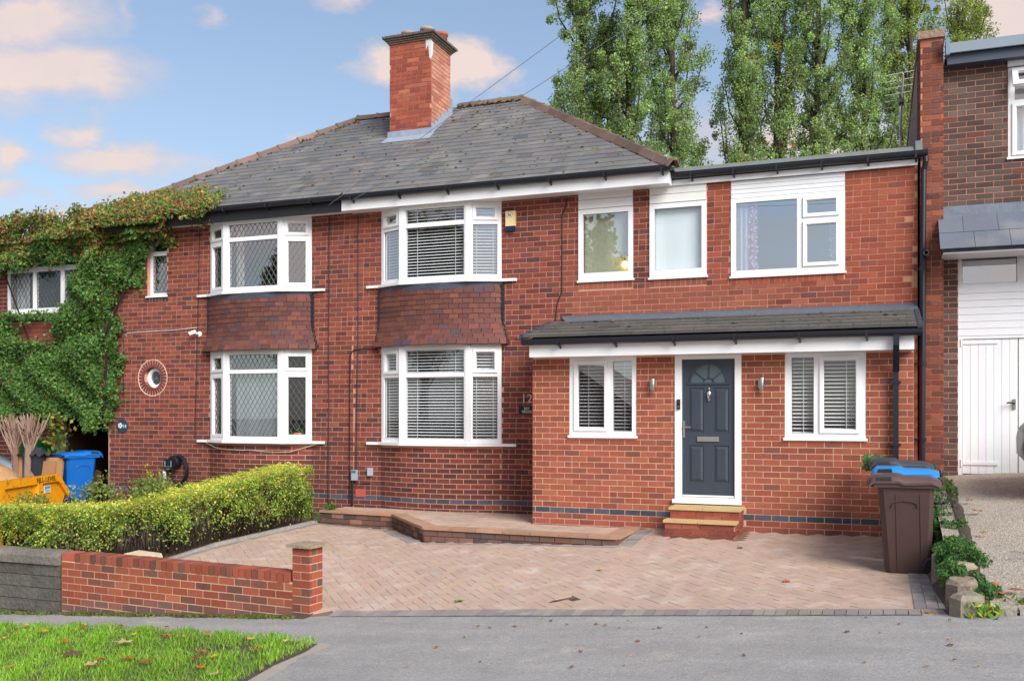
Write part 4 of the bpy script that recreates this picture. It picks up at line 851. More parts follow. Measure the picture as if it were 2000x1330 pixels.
t = thing('doorbell', 'small black video doorbell on the white door frame', 'doorbell', (-2.604, VP, 1.79)); b = MB(); b.box(-2.626, -2.582, VP - .038, VP - .0125, 1.72, 1.858, C(22,24,30)); b.build('case', 'plastic', t); b = MB(); b.lathe([(.012, -.004), (.012, 0)], (-2.604, VP - .0385, 1.825), 12, 'y', C(60,70,84)); b.lathe([(.014, -.004), (.014, 0)], (-2.604, VP - .0385, 1.755), 12, 'y', C(90,100,116)); b.build('button', 'plastic', t)
t = thing('security_camera', 'white bullet camera with black face, left of the leaded bays', 'camera', (-11.79, VM, 3.14)); b = MB(); b.tube([(-11.79, VM - .08, 3.16), (-11.87, VM - .17, 3.11)], .036, 10, C(232,232,234)); b.tube([(-11.77, VM, 3.12), (-11.78, VM - .08, 3.13)], .02, 8, C(226,226,226)); b.lathe([(.05, -.015), (.05, 0)], (-11.76, VM, 3.12), 12, 'y', C(226,226,226)); b.build('body', 'plastic', t); b = MB(); b.tube([(-11.87, VM - .17, 3.11), (-11.876, VM - .177, 3.106)], .03, 10, C(24,26,30)); b.build('lens', 'plastic', t)
t = thing('charging_point', 'black electric car charger with coiled cable and white plug on the wall', 'charger', (-12.3, VM, .55)); b = MB(); b.lathe([(.11, -.16), (.125, -.12), (.125, -.02), (.10, 0)], (-12.28, VM, .74), 20, 'y', C(24,27,32)); b.box(-12.42, -12.22, VM - .2, VM - .1, .60, .80, C(22,25,30)); b.build('body', 'plastic', t)
b = MB(); b.box(-12.40, -12.38, VM - .206, VM - .2, .66, .77, C(120,136,140)); b.box(-12.26, -12.24, VM - .206, VM - .2, .66, .77, C(120,136,140)); b.box(-12.38, -12.26, VM - .206, VM - .2, .66, .672, C(90,120,126)); b.box(-12.36, -12.28, VM - .206, VM - .2, .615, .63, C(110,120,124)); b.build('display', 'plastic', t)
b = MB()
for k in range(3): b.tube([(-12.19 + (.21 - .01*k) * math.cos(a_ * .2618), VM - .05 - .022*k, .60 + (.27 - .012*k) * math.sin(a_ * .2618)) for a_ in range(25)], .012, 6, C(26,28,34))
b.build('cable', 'plastic', t); b = MB(); b.tube([(-12.45, VM - .15, .58), (-12.43, VM - .16, .40), (-12.38, VM - .16, .34)], [.03, .035, .03], 8, C(222,224,230)); b.build('plug', 'plastic', t)
t = thing('meter_box', 'pale grey junction box with a pipe below, nearer the hedge', 'junction box', (-8.46, VM, .05), 'grey boxes low on the wall'); b = MB(); b.box(-8.51, -8.41, VM - .06, VM - .003, .50, .68, C(150,166,178)); b.box(-8.50, -8.42, VM - .066, VM - .0601, .63, .67, C(90,100,110)); b.build('case', 'plastic', t); b = MB(); b.tube([(-8.50, VM - .03, .5), (-8.505, VM - .03, .06)], .018, 8, C(40,34,36)); b.tube([(-8.44, VM - .02, .5), (-8.44, VM - .02, .43), (-8.3, VM - .015, .44), (-8.16, VM - .015, .45)], .008, 6, C(44,34,34)); b.build('pipe', 'plastic', t)
t = thing('meter_box', 'plain grey cover box on the wall right of the piped one', 'junction box', (-8.15, VM, .58), 'grey boxes low on the wall'); b = MB(); b.box(-8.20, -8.11, VM - .05, VM - .003, .585, .72, C(168,178,188)); b.build('case', 'plastic', t)
def cable(pts, label, r=.007, col=C(34,26,28), name='cable', cat='cable', g='cables clipped to the brickwork'):
    b = MB(); b.tube(pts, r, 5, col); return tag(b.build(name, 'plain'), label, cat, g)
vf_ = VM - .010
cable([(-11.76, vf_, 5.08), (-11.80, vf_, 3.2), (-11.86, vf_, 1.2)], 'thin dark cable down the wall left of the leaded bays')
cable([(-13.55, vf_, 3.1), (-13.55, vf_, 2.0)], 'short dark cable above the round window at the house corner')
cable([(-8.98, vf_, 5.08), (-8.99, vf_, 2.6), (-9.0, vf_, .02)], 'dark cable on the joint line right of the leaded bays', .009)
cable([(-8.40, vf_, 5.08), (-8.41, vf_, 2.8), (-8.44, vf_, .7)], 'dark cable down to the grey box near the middle of the pair', .008)
cable([(-8.02, vf_, 2.75), (-8.3, vf_, 2.77), (-8.50, vf_, 2.74), (-8.56, vf_, 2.66), (-8.57, vf_, 1.5), (-8.58, vf_, .1)], 'black cable looping from the tiled apron down the wall', .010)
cable([(-4.62, vf_, 5.06), (-4.64, vf_, 4.93), (-4.70, vf_, 4.8), (-4.70, vf_, 3.6), (-4.78, vf_, 3.4), (-4.81, vf_, 3.14)], 'black cable from the eaves to the porch roof', .010)
cable([(-11.80, vf_, 3.24), (-12.3, vf_, 3.21), (-12.9, vf_, 3.20), (-13.44, vf_, 3.19), (-13.5, vf_, 3.15), (-13.47, vf_, 3.12)], 'white cable running level from the camera', .008, C(206,196,190))
cable([(-5.50, vf_, 2.86), (-5.2, vf_, 2.83), (-4.9, vf_, 2.84)], 'thin brown cable sagging between tiled apron and porch roof', .006)
cable([(-11.62, VM - .03, 1.12), (-11.3, VM - .14, 1.03), (-11.0, VM - .2, 1.0), (-10.62, VM - .235, .99), (-10.5, VM - .235, 1.0), (-10.0, VM - .2, .96), (-9.7, VM - .16, .97), (-9.19, VM - .02, 1.12)], 'pale string drooping under the lower leaded bay sill', .008, C(190,166,150), 'string', 'string')
# ---------------------------------------------------------------- overhead wires, pole, aerial
pole = thing('telegraph_pole', 'wooden pole across the road carrying the overhead wires', 'pole', (9.5, 1.0, -.3)); b = MB(); b.tube([(9.5, 1, -.6), (9.5, 1, 8.2)], .12, 10, r1=.08); b.build('post', 'bark', pole); b = MB(); b.tube([(9.2, 1, 7.7), (9.8, 1, 7.7)], .03); b.build('crossarm', 'bark', pole)
def wire(a, b_, sag, label, r=.0038):
    a, b_ = Vector(a), Vector(b_); b = MB(); b.tube([a.lerp(b_, t / 24) - Vector((0, 0, sag * 4 * (t/24) * (1 - t/24))) for t in range(25)], r, 5, C(150,156,164)); tag(b.build('overhead_wire', 'plain'), label, 'wire', 'overhead service wires')
wire((-8.75, 14.06, 5.20), (9.5, 1.0, 7.72), .06, 'overhead wire leaving the eaves between the two bays')
wire((-8.35, 14.06, 5.22), (9.55, 1.0, 7.55), .32, 'lower overhead wire crossing the slates to the right of the chimney')
t = thing('aerial', 'television aerial with many rods on a pale mast above the flat roof', 'aerial', (.34, 17.5, 5.3)); b = MB(); b.tube([(.34, 17.5, 5.35), (.34, 17.5, 7.0)], .022, 8, C(196,190,186)); b.build('mast', 'plain', t); b = MB(); b.tube([(.33, 17.42, 6.35), (.36, 16.6, 7.12)], .012, 6, C(190,188,184)); b.build('boom', 'plain', t)
for i in range(10):
    s = i / 9; y, z = 17.42 - .8*s, 6.42 + .72*s; b = MB(); b.tube([(.345 - .26, y, z - .02), (.345 + .26, y, z + .02)], .005, 5, C(206,204,200)); b.build('rod', 'plain', t)
b = MB(); b.box(.31, .38, 16.9, 17.1, 6.75, 7.05, C(60,64,72)); b.build('dipole_box', 'plain', t)
t = thing('flue_cap', 'black vent cowl just showing above the flat roof kerb', 'vent', (.1, 16.2, 5.36)); b = MB(); b.lathe([(.05, 5.36), (.05, 5.6), (.09, 5.62), (.1, 5.68), (.05, 5.74)], (.1, 16.2, 0), 14, 'z', C(24,26,30)); b.build('cowl', 'plastic', t, True)
# ================================================================ GROUND
g = MB(); g.grid([-400, -60, -30, -22, 14, 30, 60, 400], [-400, -60, -30, 9, 24, 60, 400], lambda u, v: (u, v, -2.2 if v < 9 else -1.6)); tag(g.build('ground', 'soil'), kind='structure')
us = [-30 + i * .75 for i in range(61)]; 
def zs(u): return zf(u) if u < 3 else zf(3) + .02 * (u - 3)
g = MB(); g.grid(us, [-12, -8, -4, 0, 2, 4, 5, 6, 7, 8, 8.6], lambda u, v: (u, v, zs(u)))
g.grid(us, [0, 1], lambda u, v: (u, 8.6 + v * (vf(u) + .22 - 8.6), zs(u) - (.0 if v == 0 else .002))); tag(g.build('pavement', 'asphalt', smooth=True), kind='structure')
# worn sandy edge beside the verge and the moss line along the walls
VERGE = [(-12, 8.52), (-9.62, 8.29), (-8.02, 8.23), (-6.7, 8.0), (-5.29, 7.75), (-4.85, 7.6), (-4.78, 7.3), (-4.77, 6.8), (-4.66, 6.2), (-4.66, 5.0), (-12, 5.0)]
g = MB(); n = len(VERGE); ctr = (-8, 6.5); ring_ = [(x, y) for x, y in VERGE]
def fan(poly, dz, m, name, kind):
    b = MB(); cx_ = sum(p[0] for p in poly) / len(poly); cy_ = sum(p[1] for p in poly) / len(poly); rows = 6; v = []; f = []
    for r in range(rows + 1):
        for x, y in poly: k = r / rows; a, b2 = cx_ + (x - cx_) * k, cy_ + (y - cy_) * k; v.append((a, b2, zs(a) + (dz(a, b2, k))))
    n = len(poly)
    for r in range(rows):
        for i in range(n): f.append((r*n+i, r*n+(i+1) % n, (r+1)*n+(i+1) % n, (r+1)*n+i))
    b.add(v, f); return tag(b.build(name, m, smooth=True), kind=kind)
EDGE = []
for (x0, y0), (x1, y1) in zip(VERGE, VERGE[1:] + VERGE[:1]):
    m_ = max(1, int(math.hypot(x1-x0, y1-y0) / .12))
    for j in range(m_): x, y = x0 + (x1-x0)*j/m_, y0 + (y1-y0)*j/m_; EDGE.append((x + (0 if x < -5 else .07 + .10 * math.sin(y * 3.1) ** 2 + rnd.uniform(-.03, .03)), y + rnd.uniform(-.01, .03)))
fan(EDGE, lambda a, b2, k: .006 - .004 * (k > .99), 'sand', 'bare_edge', 'structure')
fan(VERGE, lambda a, b2, k: .02 if k < .99 else .006, 'soil', 'verge', 'structure')
def scatter(poly, n, shrink=1.0):
    p = np.array(poly); lo, hi = p.min(0), p.max(0); o = np.zeros((0, 2))
    while len(o) < n: q = rng.uniform(lo, hi, (n, 2)); o = np.vstack([o, q[inside(poly, q[:, 0], q[:, 1])]])
    return o[:n]
zsv = np.vectorize(zs)
q = scatter([(x, min(y, 9)) for x, y in VERGE if x > -13], 86000); q = q + rng.normal(0, .022, q.shape); q = q[(q[:, 1] > 5.6) & (q[:, 0] > -11)]
bare = np.exp(-(((q[:, 0] + 5.6) / .5) ** 2 + ((q[:, 1] - 7.2) / .2) ** 2)); q = q[rng.random(len(q)) > bare * .93]; n = len(q)
pos = np.column_stack([q, zsv(q[:, 0]) + .03]); hgt = rng.uniform(.03, .075, n) * (.75 + .5 * np.sin(q[:, 0] * 6 + q[:, 1] * 4) ** 2); tip = rng.normal(size=(n, 3)) * [.45, .45, 0] + [0, 0, 1]
pat = .5 + .5 * np.sin(q[:, 0] * 2.1 + np.cos(q[:, 1] * 3)) * np.sin(q[:, 1] * 2.7)
gc = palette_np([(5, C(124,178,44)), (4, C(142,190,52)), (3, C(100,152,46)), (1.4, C(160,178,84)), (.9, C(176,166,106)), (.5, C(120,104,70))], n, .22) * (.8 + .35 * pat[:, None])
pos[:, 2] += hgt * .45 * tip[:, 2] / np.linalg.norm(tip, axis=1); leaf_mesh('grass', pos, hgt, gc, None, 'grass', kind='stuff', aspect=.11, tip=tip)
# tufts and moss along the foot of the walls
q = np.column_stack([rng.uniform(-12, -5.9, 5200), np.zeros(5200)]); q[:, 1] = np.vectorize(vf)(q[:, 0]) - .10 - np.abs(rng.normal(0, .05, 5200)); dens = .5 + .5 * np.sin(q[:, 0] * 5.1) * np.sin(q[:, 0] * 2.3 + 1); q = q[rng.random(len(q)) < dens]
n = len(q); leaf_mesh('wall_foot_weeds', np.column_stack([q, zsv(q[:, 0]) + .015]), rng.uniform(.02, .06, n), palette_np([(3, C(96,124,44)), (2, C(120,120,56)), (1, C(84,80,48))], n), None, 'grass', aspect=.3, tip=rng.normal(size=(n, 3)) * [.5, .5, .1] + [0, 0, .8])
s = MB(); xs = [-12 + .12 * i for i in range(53)]; s.grid(xs, [0, 1, 2], lambda u, v: (u, vf(u) - .15 + .075 * v + (.03 * math.sin(u * 7) + .02 * math.sin(u * 17)) * (v < 2), zs(u) + .003 + .006 * v)); tag(s.build('wall_foot_soil', 'soil', smooth=True), kind='structure')
# ground behind the left wall, right hand gravel drive
s = MB(); s.grid([-26 + i for i in range(18)] + [-8.62], [9.3 + .5 * i for i in range(12)] + [19.5], lambda u, v: (u, max(v, vf(u) + .12), ZL(u, v))); tag(s.build('garden_soil', 'soil', smooth=True), kind='structure')
s = MB(); s.grid([.62 + .3 * i for i in range(10)] + [4, 6, 9, 13], [8.86 + .3 * i for i in range(19)] + [14.62], lambda u, v: (u, v, ZG(u, v) + .004 * math.sin(u * 9 + v * 7))); tag(s.build('gravel_drive', 'gravel', smooth=True), kind='structure')
# ---------------------------------------------------------------- block paved drive
DRV = [(-8.55, 9.05), (.42, 8.98), (.42, 13.2), (-3.15, 13.2), (-3.15, 12.03), (-6.03, 12.03), (-7.2, 13.38), (-8.55, 13.5)]
s = MB(); s.grid([-8.7 + .3 * i for i in range(31)] + [.62], [8.9 + .3 * i for i in range(16)], lambda u, v: (u, max(v, vf(u) if u < -5.7 else 8.9), ZD(u, v) - .008), C(190,170,150)); drv = tag(s.build('driveway', 'sand', smooth=True), kind='structure')
PAV_ = [(5, C(182,150,131)), (4, C(178,144,125)), (3, C(187,156,137)), (2, C(174,146,131)), (1.0, C(190,166,150)), (.4, C(170,156,148))]
PAV = [(5, C(179,154,138)), (4, C(177,152,136)), (3, C(181,157,140)), (2, C(176,153,139)), (.8, C(184,163,147)), (.3, C(174,156,144))]
P = Pieces('paver', 'paver'); c45 = math.sqrt(.5); pw_ = .1
STEP = (-2.68, -1.70, 12.5, 13.3)
def slope_m(u, v, rz, sx, sy, dz=0.0):
    e = .05; nx = -(ZD(u+e, v) - ZD(u-e, v)) / (2*e); ny = -(ZD(u, v+e) - ZD(u, v-e)) / (2*e); nrm = Vector((nx, ny, 1)).normalized()
    qn = Vector((0, 0, 1)).rotation_difference(nrm).to_matrix().to_4x4()
    return Matrix.Translation((u, v, ZD(u, v) + dz)) @ qn @ Matrix.Rotation(rz + rnd.uniform(-.01, .01), 4, 'Z') @ Matrix.Rotation(rnd.uniform(-.008, .008), 4, 'X') @ Matrix.Diagonal((sx, sy, .03, 1))
pts = []
for a in range(-160, 160):
    for b in range(-160, 160):
        d = (a - b) % 4
        if d == 0: cx_, cy_, an = (a + 1) * pw_, (b + .5) * pw_, 0
        elif d == 3: cx_, cy_, an = (a + .5) * pw_, (b + 1) * pw_, R(90)
        else: continue
        u, v = cx_ * c45 - cy_ * c45 - 4, cx_ * c45 + cy_ * c45 + 11
        if -8.7 < u < .5 and 8.9 < v < 13.4: pts.append((u, v, an + R(45)))
ok = inside(DRV, [p[0] for p in pts], [p[1] for p in pts])
for (u, v, an), o in zip(pts, ok):
    if o and not (STEP[0] < u < STEP[1] and v > STEP[2]) and v > vf(u) + .1:
        sink = rnd.uniform(-.0018, .0018) - (.022 if (u + 3.02) ** 2 / .02 + (v - 9.42) ** 2 / .006 < 1 else 0)
        P.add(slope_m(u, v, an, .1972, .0972, -.012 + sink), jit(pick(PAV), .04))
P.flush(drv)
GP = [(4, C(140,132,127)), (3, C(146,138,132)), (2, C(133,126,123)), (1, C(152,143,136))]
B = Pieces('border_paver', 'paver')
def row(p, q, w, d, off=0.0, dz=-.006):      # soldier row from p to q; w along, d across
    L = math.hypot(q[0]-p[0], q[1]-p[1]); n = max(1, int(L / w)); an = math.atan2(q[1]-p[1], q[0]-p[0])
    for i in range(n): t = (i + .5) / n; B.add(slope_m(p[0] + (q[0]-p[0])*t - off*math.sin(an), p[1] + (q[1]-p[1])*t + off*math.cos(an), an, L/n - .006, d - .005, dz), jit(pick(GP), .06))
row((-5.55, 8.99), (.44, 8.99), .1, .2)
row((-8.58, 9.15), (-8.58, 13.5), .2, .1)
for i in range(3): row((.34 + .1 * i, 9.1), (.34 + .1 * i, 13.2), .2, .1, 0, -.005)
row((-8.5, 13.42), (-7.22, 13.30), .2, .1); row((-7.2, 13.30), (-6.06, 11.98), .1, .18); row((-6.03, 11.97), (-3.1, 11.97), .2, .1); row((-3.04, 12.0), (-3.04, 13.1), .1, .2); row((-2.9, 13.18), (-2.7, 13.18), .2, .1)
B.flush(drv)
k = MB(); k.tube([(-8.66, 9.2, ZD(-8.66, 9.2)), (-8.66, 11, ZD(-8.66, 11) + .01), (-8.66, 13.5, ZD(-8.66, 13.5) + .01)], .05, 6, C(140,132,126)); k.build('edging', 'stone', drv)
k = MB(); xs = [-5.5 + .15 * i for i in range(40)]; k.grid(xs, [0, 1], lambda u, v: (u, 8.868 + .016 * v + .006 * math.sin(u * 9) + .004 * math.sin(u * 31), zs(u) + .0045), C(70,64,60)); k.build('edge_joint', 'soil_plain', drv)
# ---------------------------------------------------------------- raised brick terrace before number 12
TP = [(-8.62, 13.58), (-7.2, 13.47), (-5.99, 12.13), (-3.17, 12.07), (-3.17, VP - .01), (-4.78, VP - .01), (-4.78, VM - .01), (-8.62, VM - .01)]
te = thing('raised_terrace', 'low brick-edged terrace along the front wall, paved on top', 'terrace', (-6, 13, -.1)); b = MB(); b.prism(TP, -.4, .034, C(150,120,106)); te_ = b.build('core', 'mortar', te)
P = Pieces('brick', 'brick'); RC = [(4, C(107,84,76)), (3, C(118,87,76)), (2, C(87,76,76)), (1, C(143,107,91))]; Q = Pieces('coping_brick', 'brick')
for p, q in zip(TP[:4], TP[1:5]):
    L = math.hypot(q[0]-p[0], q[1]-p[1]); an = math.atan2(q[1]-p[1], q[0]-p[0]); n = max(2, round(L / .225)); nx, ny = math.sin(an), -math.cos(an)
    for r in range(5):
        for i in range(-1, n):
            t0, t1 = (i + .5 * (r % 2)) / n, (i + 1 + .5 * (r % 2)) / n; t0, t1 = max(t0, 0), min(t1, 1)
            if t1 - t0 < .15 / n: continue
            t = (t0 + t1) / 2; P.add(Matrix.Translation((p[0] + (q[0]-p[0])*t - nx*.012, p[1] + (q[1]-p[1])*t - ny*.012, -.348 + .082 * r)) @ Matrix.Rotation(an, 4, 'Z') @ Matrix.Diagonal((L*(t1-t0) - .01, .04, .071, 1)), jit(pick(RC), .14))
    m = max(2, round(L / .42))
    for i in range(m): t = (i + .5) / m; Q.add(Matrix.Translation((p[0] + (q[0]-p[0])*t + nx*-.085, p[1] + (q[1]-p[1])*t - ny*.085, .046)) @ Matrix.Rotation(an, 4, 'Z') @ Matrix.Diagonal((L/m - .006, .23, .04, 1)), jit(C(168,132,108), .10))
P.flush(te); Q.flush(te)
P = Pieces('paver', 'paver'); y = 12.2
while y < 14.4:
    x = -8.6 + (.1 if int(y * 10) % 2 else 0)
    while x < -3.2:
        if inside(TP, [x, x, x + .2], [y - .13, y + .06, y - .05]).all() and inside(TP, [x + .2], [y + .05])[0] and not (x > -4.95 and y > VP - .08): P.box(x + .003, x + .197, y - .047, y + .047, .03, .045 + rnd.uniform(-.002, .002), jit(pick(PAV), .1))
        x += .2
    y += .1
P.flush(te)
# ---------------------------------------------------------------- door steps
st = thing('doorsteps', 'two brick steps with buff stone treads under the dark front door', 'steps', (-2.2, 12.9, .05)); P = Pieces('brick', 'brick'); T_ = Pieces('tread', 'sandstone'); b = MB(); b.box(-2.62, -1.73, 12.80, VP, -.2, .37); b.box(-2.655, -1.745, 12.585, 12.80, -.2, .22); b.build('core', 'mortar', st)
SB = [(4, C(141,75,60)), (2, C(127,67,58)), (1, C(151,86,71))]
for y, x0, x1, zs_ in ((12.575, -2.66, -1.74, (.02, .10, .178)), (12.79, -2.63, -1.72, (.262, .33))):
    for j, z in enumerate(zs_):
        x = x0 - (.11 if j % 2 else 0)
        while x < x1: p, q = max(x, x0), min(x + .218, x1); x += .228; (P.box(p, q, y, y + .04, z - .035, z + .034, jit(pick(SB), .12)) if q - p > .03 else None)
for y0_, y1_, z, x1 in ((12.60, 12.80, .1, -1.74), (12.8, VP - .003, .1, -1.72)):
    for j in range(5):
        zz = .02 + .08 * j
        if zz > (.2 if y1_ < 12.85 else .35): continue
        y = y0_ + (.0 if j % 2 else -.1)
        while y < y1_: p, q = max(y, y0_), min(y + .21, y1_); y += .22; (P.box(x1 - .03, x1 + .002, p, q, zz - .035, zz + .034, jit(pick(SB), .12)) if q - p > .03 else None)
P.flush(st)
for y, yb, z, xs in ((12.55, 12.81, .235, (-2.68, -2.22, -1.72)), (12.77, VP - .003, .385, (-2.65, -2.19, -1.70))):
    for a, b in zip(xs, xs[1:]): T_.box(a, b - .004, y, yb, z - .017, z + .017, jit((1, 1, 1), .05))
T_.flush(st)
# ---------------------------------------------------------------- front brick wall with end pier, old stone wall
WA, WB = (-9.62, vf(-9.62)), (-5.78, 8.90); an = math.atan2(WB[1]-WA[1], WB[0]-WA[0]); WL = math.hypot(WB[0]-WA[0], WB[1]-WA[1])
fw = thing('garden_wall', 'low red brick front wall with a capped end pier by the drive', 'wall', (-7.6, 9, -.6)); b = MB(); TW = Matrix.Translation((WA[0], WA[1], 0)) @ Matrix.Rotation(an, 4, 'Z'); b.T = TW
b.box(.004, WL - .21, .0045, .212, -1.1, -.185); b.box(WL - .228, WL - .004, .0045, .226, -1.1, .20); b.build('core', 'pale_mortar', fw)
P = Pieces('brick', 'brick'); FW = [(5, C(154,84,62)), (4, C(147,78,60)), (3, C(124,78,66)), (2, C(110,76,68)), (1, C(162,97,72))]; FWL = [(3, C(131,85,74)), (3, C(113,85,79)), (2, C(141,90,78))]
cs = .0885
for k in range(12):
    z1 = -.195 - cs * k; x = -.115 if k % 2 else 0
    while x < WL - .23:
        p, q = max(x, 0), min(x + .221, WL - .232); x += .234; gz = zs(WA[0] + (p + q) / 2)
        if q - p < .03 or z1 < gz - .02: continue
        for ya, yb in ((0, .04), (.18, .217)): P.add(TW @ Matrix.Translation(((p+q)/2, (ya+yb)/2 + rnd.uniform(-.002, .002), z1 - cs/2)) @ Matrix.Rotation(rnd.uniform(-.006, .006), 4, 'Y') @ Matrix.Diagonal((q-p, yb-ya, cs - .014, 1)), jit(pick(FWL if z1 < gz + .17 else FW), .15)) if ya == 0 or k < 3 else None
P2 = Pieces('coping_brick', 'brick'); x = .24
P.add(TW @ Matrix.Translation((.115, .11, -.135)) @ Matrix.Diagonal((.22, .21, .09, 1)), jit(C(176,90,70), .1))
while x < WL - .27: P2.add(TW @ Matrix.Translation((x + .042, .108 + rnd.uniform(-.004, .004), -.135 + rnd.uniform(-.003, .003))) @ Matrix.Rotation(rnd.uniform(-.015, .015), 4, 'Y') @ Matrix.Diagonal((.078, .222, .108, 1)), jit(pick(FW), .15)); x += .0905
for k in range(10):
    z = .205 - cs * (k + .5)
    if z < -.62: break
    pcs = [(WL - .232, WL, 0, .23)] if k % 2 == 0 else [(WL - .232, WL - .122, 0, .23), (WL - .112, WL, 0, .23)]
    for p, q, ya, yb in pcs: P.add(TW @ Matrix.Translation(((p+q)/2 + rnd.uniform(-.002, .002), .02, z)) @ Matrix.Diagonal((q - p, .04, cs - .011, 1)), jit(pick(FWL if k > 7 else FW), .15))
    for ya, yb in ([(.041, .13), (.14, .23)] if k % 2 == 0 else [(.041, .23)]): P.add(TW @ Matrix.Translation((WL - .02, (ya+yb)/2, z)) @ Matrix.Diagonal((.04, yb - ya, cs - .011, 1)), jit(pick(FW), .12)); P.add(TW @ Matrix.Translation((WL - .212, (ya+yb)/2, z)) @ Matrix.Diagonal((.04, yb - ya, cs - .011, 1)), jit(pick(FW), .12)) if z > -.2 else None
P.flush(fw); P2.flush(fw)
c = MB(); c.T = TW; c.hexa([(WL - .285, -.05, .205), (WL + .05, -.05, .205), (WL + .05, .285, .205), (WL - .285, .285, .205), (WL - .285, -.05, .24), (WL + .05, -.05, .235), (WL + .05, .285, .24), (WL - .285, .285, .235)], C(150,136,114)); c.build('capstone', 'stone', fw)
for x, lab in ((1.0, 'flat buff stone slab lying behind the coping of the front wall'),): b = MB(); b.T = TW; b.hexa([(x - .2, .24, -.16), (x + .25, .24, -.16), (x + .22, .5, -.16), (x - .22, .52, -.16), (x - .19, .25, -.08), (x + .24, .25, -.09), (x + .2, .48, -.08), (x - .2, .5, -.07)], C(206,190,160)); tag(b.build('stone_slab', 'stone'), lab, 'stone slab')
sw = thing('stone_wall', 'old dark grey stone wall with rounded coping, left of the brick one', 'wall', (-11, 9.3, -.6)); P = Pieces('stone_block', 'stone'); b = MB(); yv = vf(-9.66) + .0; b.box(-16, -9.66, yv + .03, yv + .3, -1.6, -.12, C(92,88,80)); b.build('core', 'stone', sw)
for r in range(6):
    x = -9.645; z1 = -.245 - .155 * r
    while x > -14: w = rnd.uniform(.3, .55); P.add(Matrix.Translation((x - w/2, yv + .06, z1 - .075)) @ Matrix.Rotation(rnd.uniform(-.01, .01), 4, 'Y') @ Matrix.Diagonal((w - .008, .12 + rnd.uniform(-.01, .01), .147, 1)), jit(C(94,90,84), .14)); x -= w
P.flush(sw); P = Pieces('coping_stone', 'stone', [(s, y, z) for s in (-.5, .5) for y, z in [(-.5,-.5), (-.5,.1), (-.38,.38), (-.15,.5), (.2,.5), (.5,.1), (.5,-.5)]], [tuple(range(7)), tuple(range(7, 14))[::-1]] + [((i+1) % 7, i, 7+i, 7+(i+1) % 7) for i in range(7)])
x = -9.645
while x > -14: w = rnd.uniform(.7, 1.0); P.add(Matrix.Translation((x - w/2, yv + .14, -.165)) @ Matrix.Rotation(rnd.uniform(-.008, .008), 4, 'Y') @ Matrix.Diagonal((w - .01, .34, .165, 1)), jit(C(112,107,99), .12)); x -= w
P.flush(sw)
# ---------------------------------------------------------------- hedge (privet, L shaped) with stems
hd = thing('hedge', 'clipped yellow-green privet hedge curving behind the front wall', 'hedge', (-8.9, 11.5, -.2))
PATH = [(-8.98, 13.35), (-8.98, 11.8), (-8.96, 10.6), (-9.1, 9.95), (-9.7, 9.72), (-11, 9.75), (-13, 9.85), (-16, 10)]
TOP = [.83, .70, .60, .50, .46, .40, .34, .30]
seg = [math.hypot(b[0]-a[0], b[1]-a[1]) for a, b in zip(PATH, PATH[1:])]; cum = np.concatenate([[0], np.cumsum(seg)]); HW = .36
def hp(s):
    x = np.interp(s, cum, [p[0] for p in PATH]); y = np.interp(s, cum, [p[1] for p in PATH]); e = .05
    dx = np.interp(np.minimum(s+e, cum[-1]), cum, [p[0] for p in PATH]) - np.interp(np.maximum(s-e, 0), cum, [p[0] for p in PATH]); dy = np.interp(np.minimum(s+e, cum[-1]), cum, [p[1] for p in PATH]) - np.interp(np.maximum(s-e, 0), cum, [p[1] for p in PATH]); l = np.hypot(dx, dy)
    return x, y, -dy / l, dx / l, np.interp(s, cum, TOP)
def wob(s, t): return .045 * np.sin(s * 5.3 + t * 7) + .03 * np.sin(s * 11.1 - t * 13) + .025 * np.sin(s * 23 + t * 29)
